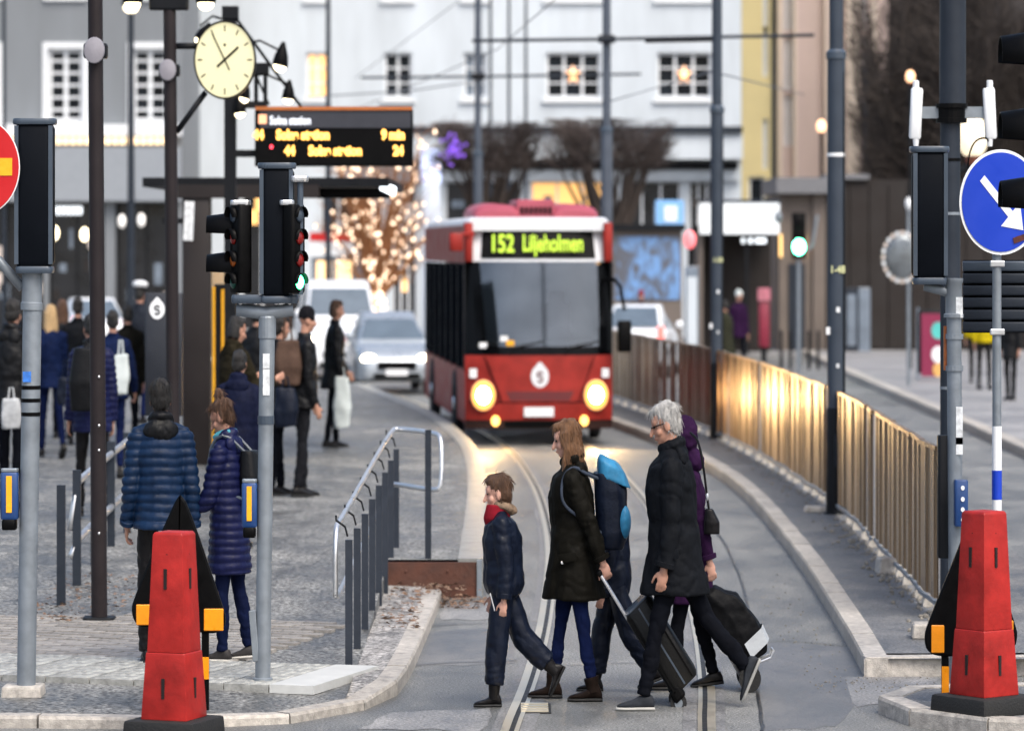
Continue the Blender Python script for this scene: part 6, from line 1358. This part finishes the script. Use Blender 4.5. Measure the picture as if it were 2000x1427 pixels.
man, JM = person('grey haired man in charcoal jacket and dark trousers, striding left', (XX(1318, 28.05), 28.05, 0), 90, 1.8, legs=((17, 3, 0), (-30, 16, 62)), arms=((4, 12, 6), (-10, 20, 8)), lean=4, nod=14, jacket=C_GREYJ, hem=.14, trousers=C_DJEAN, shoes=cloth('trekking_shoes', '#2b2e33', .55, .5), hair=H_GREY, skin=M_SKIN, hood=(C_GREYJ, 'down'), vox=V1, bulk=1.2, deep=1.1, flare=.9, eyes=True, sole=mat('pale_sole', '#9a9a96', .7))
obj('glasses', B().tube([JM['head'] + JM['HI'] @ Vector(p) for p in ((-.078, -.005, .008), (-.07, .075, .012), (-.035, .1, .008), (.035, .1, .008), (.07, .075, .012), (.078, -.005, .008))], .0035, 6), M_BLACK, man)
pur, JP = person('woman in purple hooded coat walking behind the grey haired man', (XX(1347, 29.3), 29.3, 0), 90, 1.62, legs=((12, 4, 0), (-10, 8, 6)), arms=((-20, 10, 6), (8, 20, 6)), lean=4, nod=8, jacket=C_PURP, hem=.2, trousers=C_DJEAN, shoes=C_LEATH, hair=H_DARK, skin=M_SKIN2, hood=(C_PURP, 'up'), vox=V1, bulk=1.1, flare=1.2, fem=True)
hb = thing('shoulder_bag', 'small black shoulder bag hanging at the purple coat', 'handbag', (XX(1390, 29.05), 29.05, ZZ(1042, 29.05)))
obj('bag', remesh(B().loft([ellring(Vector((0, 0, 0)), .06, .05, None, 16, .7), ellring(Vector((0, 0, .07)), .062, .055, None, 16, .7), ellring(Vector((-.02, 0, .15)), .03, .04, None, 16, .7)]), .008, 2), C_LEATH, hb, smooth=True)
obj('strap', B().tube(smooth_line([(-.02, 0, .14), (-.035, 0, .22), (-.06, -.04, .38), (-.1, -.02, .56), (-.16, .05, .6)], 2), .009, 6), C_LEATH, hb); obj('buckle', B().ell((-.034, -.01, .22), (.012, .012, .025), None, 8, 6), M_INOX, hb)

# ---- luggage
def tilted(px, py, d, ang): return Vector((XX(px, d), d, 0)), Matrix.Rotation(ang, 3, 'Y')
d = 28.35; t = thing('suitcase', 'black wheeled suitcase tilted and pulled by the parka woman', 'suitcase', (XX(1338, d), d, 0))
I = Matrix.Rotation(R(-38), 3, 'Y'); o = Vector((0, 0, .075)); q = lambda x, y, z: o + I @ Vector((x, y, z))
obj('shell', B().rbox(q(.03, 0, .33), (.23, .4, .58), .05, I), mat('case_black', '#0a0b0c', .45, spec=.25, var=.2, sc=8), t, smooth=40)
for x in (-.06, .03, .1):
    for sgn in (-1, 1): obj('zip', B().box(q(x, sgn * .202, .33), (.012, .006, .55), I), M_SIGTRIM if x == .03 else M_BLACK, t)
obj('side_handle', B().tube([q(-.08, -.05, .63), q(-.08, -.05, .66), q(-.08, .05, .66), q(-.08, .05, .63)], .01, 6), M_BLACK, t); obj('top_panel', B().rbox(q(.03, 0, .622), (.2, .36, .012), .04, I), M_SIGTRIM, t)
for sgn in (-1, 1):
    obj('telescopic_rod', B().cyl(q(-.075, sgn * .07, .58), q(-.075, sgn * .07, .92), .011, .011, 8), M_INOX, t)
    w = obj('wheel', B().lathe(q(-.07, sgn * .16, 0) + Vector((0, -.02, -.01)), (0, 1, 0), [(0, .02), (0, .06), (.04, .06), (.04, .02)], 18), M_RUB, t, smooth=40); obj('hub', B().lathe(q(-.07, sgn * .16, 0) + Vector((0, -.025, -.01)), (0, 1, 0), [(0, .03), (.05, .03)], 12), M_GALV, w)
    obj('wheel_housing', B().rbox(q(-.05, sgn * .16, .04), (.1, .09, .08), .03, I), M_BLACK, t)
obj('grip', B().rbox(q(-.075, 0, .93), (.035, .2, .03), .012, I), M_BLACK, t)
d = 29.25; t = thing('shopping_trolley', 'black wheeled shopping trolley bag with silver reflective band', 'trolley', (XX(1462, d), d, 0))
I = Matrix.Rotation(R(-36), 3, 'Y'); o = Vector((0, 0, .085)); q = lambda x, y, z: o + I @ Vector((x, y, z))
rings = [[q(x0 + (x1 - x0) * u, v, z) for u, v in ((0, -w), (.5, -w * 1.15), (1, -w * .9), (1.06, 0), (1, w * .9), (.5, w * 1.15), (0, w), (-.03, 0))] for z, x0, x1, w in ((.05, -.03, .2, .14), (.1, -.03, .23, .15), (.3, -.03, .23, .15), (.46, -.03, .2, .15), (.58, -.03, .11, .13), (.63, -.03, .02, .09))]
me = remesh(B().loft(rings), .01, 3); displace(me, lambda co: .014 * nz(co, (9, 9, 9), 2) + .006 * nz(co, (22, 22, 22), 2)); obj('bag', me, mat('trolley_nylon', '#0a0b0e', .6, spec=.1, var=.25, sc=8), t, smooth=True)
rg2 = [[q(x0 + (x1 - x0) * u, v * 1.06, z) for u, v in ((.42, -w * 1.15), (1, -w * .95), (1.09, 0), (1, w * .95), (.42, w * 1.15))] for z, x0, x1, w in ((.09, -.03, .235, .15), (.19, -.03, .245, .155))]
bnd = B().loft(rg2, False, False); obj('reflective_band', bnd, MATS['reflective'], t)
for sgn in (-1, 1):
    obj('frame_tube', B().tube([q(-.05, sgn * .12, .0), q(-.05, sgn * .12, .7), q(-.055, sgn * .1, .98)], .011, 8), M_INOX, t, smooth=True)
    w = obj('wheel', B().lathe(Vector((0, sgn * .17 - .015, .083)), (0, 1, 0), [(0, .068), (0, .083), (.03, .083), (.03, .068)], 24), M_RUB, t, smooth=40); obj('hub', B().lathe(Vector((0, sgn * .17 - .01, .083)), (0, 1, 0), [(0, .02), (.02, .02)], 12), M_GALV, w)
    for k in range(6): a = k * math.pi / 3; obj('spoke', B().cyl(Vector((0, sgn * .17, .083)), Vector((.07 * math.cos(a), sgn * .17, .083 + .07 * math.sin(a))), .006, .006, 6), M_GALV, w)
obj('axle', B().cyl((0, -.17, .083), (0, .17, .083), .01, .01, 8), M_GALV, t); obj('stand', B().tube([q(.02, -.1, .06), q(.2, -.1, .0), q(.24, -.1, .02), q(.24, .1, .02), q(.2, .1, .0), q(.02, .1, .06)], .009, 8), M_INOX, t); obj('grip', B().cyl(q(-.055, -.1, .98), q(-.055, .1, .98), .015, .015, 10), M_BLACK, t)

# ---- people on the pavement and the platform
def pz(y): return .1 + min(.18, max(0, y - 31.5) * .0283)
puf, J = person('man in blue quilted down jacket and black trousers seen from behind, left', (XX(314, 29.9), 29.9, .1), 8, 1.75, legs=((6, 4, 0), (-10, 16, 8)), arms=((-4, 32, 10), (-6, 20, 10)), nod=4, jacket=C_BLUEP, hem=.055, jstyle='puffer', trousers=C_LEATH, hair=H_DARK, hood=(C_BLACKJ, 'down'), vox=V1, bulk=1.07, loose=1.2, broad=1.06)
tea, J = person('woman with hair bun in long navy quilted coat with teal hood lining', (XX(448, 30.1), 30.1, .1), 72, 1.62, legs=((3, 3, 0), (-6, 8, 4)), arms=((18, 50, 6), (-6, 22, 8)), nod=22, lean=4, jacket=C_NAVY2, hem=.19, jstyle='puffer', trousers=cloth('navy_trousers', '#0d142e', .8), shoes=cloth('grey_trainers', '#3c3a3a', .7, .5), hair=H_BROWN, hstyle='bun', hood=(C_NAVY2, 'down'), vox=V1, bulk=1.1, flare=.5, fem=True, sole=mat('white_sole', '#b9b6b0', .7))
obj('hood_lining', remesh(B().ell(J['neck'] + Vector((0, .0, .035)), (.1, .105, .035), ROT(-14)), .01, 2), C_TEAL, tea, smooth=True)
bpk = thing('backpack', 'black slim backpack on the back of the teal hooded woman', 'backpack', (XX(448, 30.1), 30.1, .1), R(72)); c = J['chest'] + Vector((.03, -.2, -.02)); me = remesh(B().loft([ellring(c + Vector((0, 0, -.2)), .11, .06, None, 18, .7), ellring(c, .13, .08, None, 18, .7), ellring(c + Vector((0, .02, .16)), .1, .06, None, 18, .7)]), .01, 3); obj('bag', me, C_BLACKJ, bpk, smooth=True)
for sgn in (-1, 1): obj('strap', B().tube(smooth_line([c + Vector((sgn * .07, .03, .15)), J['sh'] + Vector((sgn * .09, -.04, .09)), J['sh'] + Vector((sgn * .1, .07, .05)), J['chest'] + Vector((sgn * .12, .12, 0)), J['chest'] + Vector((sgn * .17, 0, -.1)), c + Vector((sgn * .08, .03, -.14))], 1), .012, 6), M_SIGTRIM, bpk)
V2 = .016
P_ = lambda px, d: (XX(px, d), d, pz(d))
def bag(name, label, cat, px, py, d, size, m, hang=.2):
    t = thing(name, label, cat, (XX(px, d), d, ZZ(py, d))); w, dp, h = size
    me = remesh(B().loft([ellring(Vector((0, 0, 0)), w * .42, dp * .5, None, 16, .6), ellring(Vector((0, 0, h * .4)), w * .52, dp * .6, None, 16, .6), ellring(Vector((0, 0, h)), w * .38, dp * .3, None, 16, .6)]), .016, 2); displace(me, lambda co: .02 * nz(co, (8, 8, 6), px)); obj('bag', me, m, t, smooth=True)
    obj('handle', B().tube([(-w * .15, 0, h * .95), (-w * .08, 0, h + hang), (w * .08, 0, h + hang), (w * .15, 0, h * .95)], .012, 6), m, t)
person('man in black jacket and beanie standing on the platform, seen from the side', P_(592, 46.2), -72, 1.8, legs=((3, 2, 0), (-5, 3, 0)), arms=((4, 30, 5), (0, 24, 5)), jacket=C_BLACKJ, hem=.06, trousers=C_GREY, hair=cloth('black_knit', '#16161a', .95), hstyle='hat', vox=V2, bulk=1.14, group='people waiting on the platform')
person('person with brown satchel half hidden behind the middle signal pole', P_(543, 46.5), -60, 1.72, legs=((8, 4, 0), (-8, 4, 0)), arms=((4, 14, 8), (0, 14, 8)), jacket=C_BLACKJ, hem=.05, trousers=C_DJEAN, hair=H_DARK, vox=V2, group='people waiting on the platform')
bag('satchel', 'brown satchel hanging between middle signal pole and beanie man', 'bag', 562, 752, 46.0, (.34, .18, .42), cloth('brown_satchel', '#4c3c34', .7), .3)
bag('carrier_bag', 'dark blue carrier bag beside the beanie man', 'bag', 558, 832, 45.8, (.3, .16, .36), C_NAVY, .1)
person('woman in dark coat holding a white bag farther along the platform', P_(652, 57.4), -80, 1.74, legs=((4, 2, 0), (-6, 4, 0)), arms=((12, 30, 6), (4, 10, 6)), jacket=C_BLACKJ, hem=.13, trousers=C_DJEAN, hair=H_BROWN, hstyle='bob', vox=V2, fem=True, bulk=1.1, group='people waiting on the platform')
bag('carrier_bag', 'pale mint white plastic bag held by the dark coated woman', 'bag', 668, 835, 57.2, (.26, .14, .6), C_WHITEB, .1)
person('woman in olive fur coat holding a phone near the signal pole', P_(457, 43), -55, 1.76, legs=((3, 2, 0), (-4, 3, 0)), arms=((30, 80, 8), (30, 80, 8)), nod=16, jacket=cloth('olive_fur', '#221f17', .95, .4, .8), hem=.12, trousers=C_DJEAN, hair=H_DARK, hstyle='bob', vox=V2, fem=True, bulk=1.2, hood=(MATS['olive_fur'], 'down'), group='people waiting on the platform')
person('person in navy hooded coat seen from behind, in front of the olive coat', P_(466, 38.4), -10, 1.56, legs=((3, 2, 0), (-3, 3, 0)), jacket=cloth('dark_navy_coat', '#12162a', .6), hem=.15, trousers=cloth('navy_trousers', '#0d142e', .8), hair=H_DARK, hood=(MATS['dark_navy_coat'], 'down'), vox=V2, bulk=1.15, group='people waiting on the platform')
pol, J = person('officer in dark jacket with white peaked cap seen from behind', P_(272, 65), -12, 1.86, legs=((8, 3, 0), (-8, 5, 0)), jacket=cloth('officer_dark', '#20242c', .7), hem=.06, trousers=C_JEAN, hair=H_DARK, vox=V2, bulk=1.1, broad=1.1, group='people waiting on the platform')
cap_ = obj('cap', B().lathe(J['head'] + Vector((0, -.01, .07)), (0, .12, 1), [(0, .1), (.03, .105), (.05, .13), (.09, .13), (.11, .08)], 20), M_SIGNWHITE, pol, smooth=40); obj('cap_band', B().lathe(J['head'] + Vector((0, -.01, .06)), (0, .12, 1), [(0, .102), (.035, .106)], 20), M_BLACK, cap_)
person('blonde woman in blue coat and jeans walking away at far left', P_(100, 54.5), 20, 1.72, legs=((14, 4, 0), (-16, 16, 30)), arms=((-22, 12, 14), (16, 14, 8)), jacket=C_BLUEJ, hem=.07, trousers=C_JEAN, hair=H_BLOND, hstyle='long', vox=V2, fem=True, group='people walking on the left')
person('brown haired person beside the blonde woman at far left', P_(122, 60), 10, 1.72, jacket=C_BLACKJ, hem=.08, trousers=C_DJEAN, hair=H_BROWN, hstyle='long', vox=V2, fem=True, group='people walking on the left')
bag('carrier_bag', 'dark handbag with white edge carried by the blonde woman', 'bag', 128, 790, 54.0, (.24, .1, .3), C_NAVY, .2)
person('person in navy quilted jacket behind the dark brown post', P_(180, 42.5), 25, 1.78, legs=((12, 4, 0), (-10, 10, 12)), jacket=C_NAVY2, hem=.1, jstyle='puffer', trousers=C_LEATH, hair=H_DARK, vox=V2, bulk=1.15, hood=(C_BLACKJ, 'down'), group='people walking on the left')
bk = thing('backpack', 'large black backpack on the person behind the dark brown post', 'backpack', P_(164, 42.1)); me = remesh(B().loft([ellring(Vector((0, 0, .95)), .14, .1, None, 18, .7), ellring(Vector((0, 0, 1.2)), .17, .14, None, 18, .7), ellring(Vector((0.03, 0, 1.5)), .14, .1, None, 18, .7)]), .016, 3); obj('bag', me, C_BLACKJ, bk, smooth=True); obj('top_loop', B().tube([(0, 0, 1.48), (0.02, 0, 1.56), (.06, 0, 1.5)], .012, 6), C_BLACKJ, bk)
person('person in dark blue jacket right of the dark brown post', P_(220, 50), 5, 1.72, legs=((10, 3, 0), (-10, 10, 10)), arms=((5, 30, 16), (10, 30, 16)), jacket=C_BLUEJ, hem=.06, trousers=C_JEAN, hair=H_DARK, vox=V2, bulk=1.1, group='people walking on the left')
bag('carrier_bag', 'crumpled white plastic bag carried at the left of the officer', 'bag', 236, 770, 49.6, (.22, .12, .4), C_WHITEB, .15)
person('tall man in black hooded jacket at the left edge', P_(22, 44), -18, 1.9, legs=((4, 3, 0), (-6, 4, 0)), jacket=C_BLACKJ, hem=.06, trousers=C_DJEAN, hair=H_DARK, vox=V2, bulk=1.12, hood=(C_BLACKJ, 'down'), group='people walking on the left')
bag('carrier_bag', 'silver grey paper bag held by the tall man at the left edge', 'bag', 22, 836, 43.5, (.24, .1, .26), cloth('silver_bag', '#a6a9ac', .5), .1)
person('person in black coat standing behind the olive coated woman', P_(500, 52), -30, 1.76, jacket=C_BLACKJ, hem=.12, trousers=C_DJEAN, hair=H_DARK, vox=V2, bulk=1.12, group='people waiting on the platform')
person('dark coated person walking away just right of the blonde woman', P_(152, 58), 8, 1.76, legs=((10, 3, 0), (-10, 8, 8)), jacket=C_GREYJ, hem=.12, trousers=C_DJEAN, hair=H_DARK, vox=V2, bulk=1.12, group='people walking on the left')
person('person in grey black coat between left signal pole and tall man', P_(58, 61), -8, 1.74, jacket=C_BLACKJ, hem=.14, trousers=C_GREY, hair=H_BROWN, hstyle='bob', vox=V2, fem=True, bulk=1.1, group='people walking on the left')
person('shopper in dark coat beside the slate cabinet', P_(250, 56), 15, 1.7, jacket=C_OLIVE, hem=.14, trousers=C_DJEAN, hair=H_DARK, vox=V2, bulk=1.1, group='people walking on the left')
# far people on the right
V3 = .022
person('person in dark olive coat standing beside the fence pole on the right', (XX(1418, 92), 92, 0), 60, 1.62, jacket=cloth('dark_olive', '#2a2b22', .8), hem=.2, trousers=C_DJEAN, hair=H_DARK, vox=V3, bulk=1.35, fem=True, group='people across the street')
person('person in black and purple with white hat across the street', (XX(1442, 99), 99, 0), 200, 1.75, jacket=C_PURP, hem=.08, trousers=C_DJEAN, hair=C_WHITEB, hstyle='hat', vox=V3, group='people across the street')
person('person in purple jacket behind the white hatchback', (XX(1252, 103.2), 103.2, 0), 180, 1.7, jacket=C_PURP, hem=.08, trousers=C_DJEAN, hair=cloth('dark_red_hat', '#7a2a34', .9), hstyle='hat', vox=V3, group='people across the street')
person('left worker in yellow vest beneath the slatted sign', (XX(1905, 90), 90, .115), 170, 1.72, jacket=C_HIVIS, hem=.04, trousers=C_LEATH, hair=H_DARK, vox=V3, group='people across the street')
person('right worker in yellow vest beneath the slatted sign', (XX(1922, 86), 86, .115), 190, 1.72, jacket=C_HIVIS, hem=.05, trousers=C_LEATH, hair=H_DARK, vox=V3, group='people across the street')
person('person in black clothing at the far right behind the banded sign post', (XX(1974, 80), 80, .115), 150, 1.74, jacket=C_BLACKJ, hem=.14, trousers=C_LEATH, hair=H_GREY, vox=V3, group='people across the street')

# ================================================================= heights as in the photograph (see VS at the top)
for me in bpy.data.meshes: me.transform(Matrix.Diagonal((1, 1, VS, 1)))
for o in bpy.data.objects: o.location.z *= VS
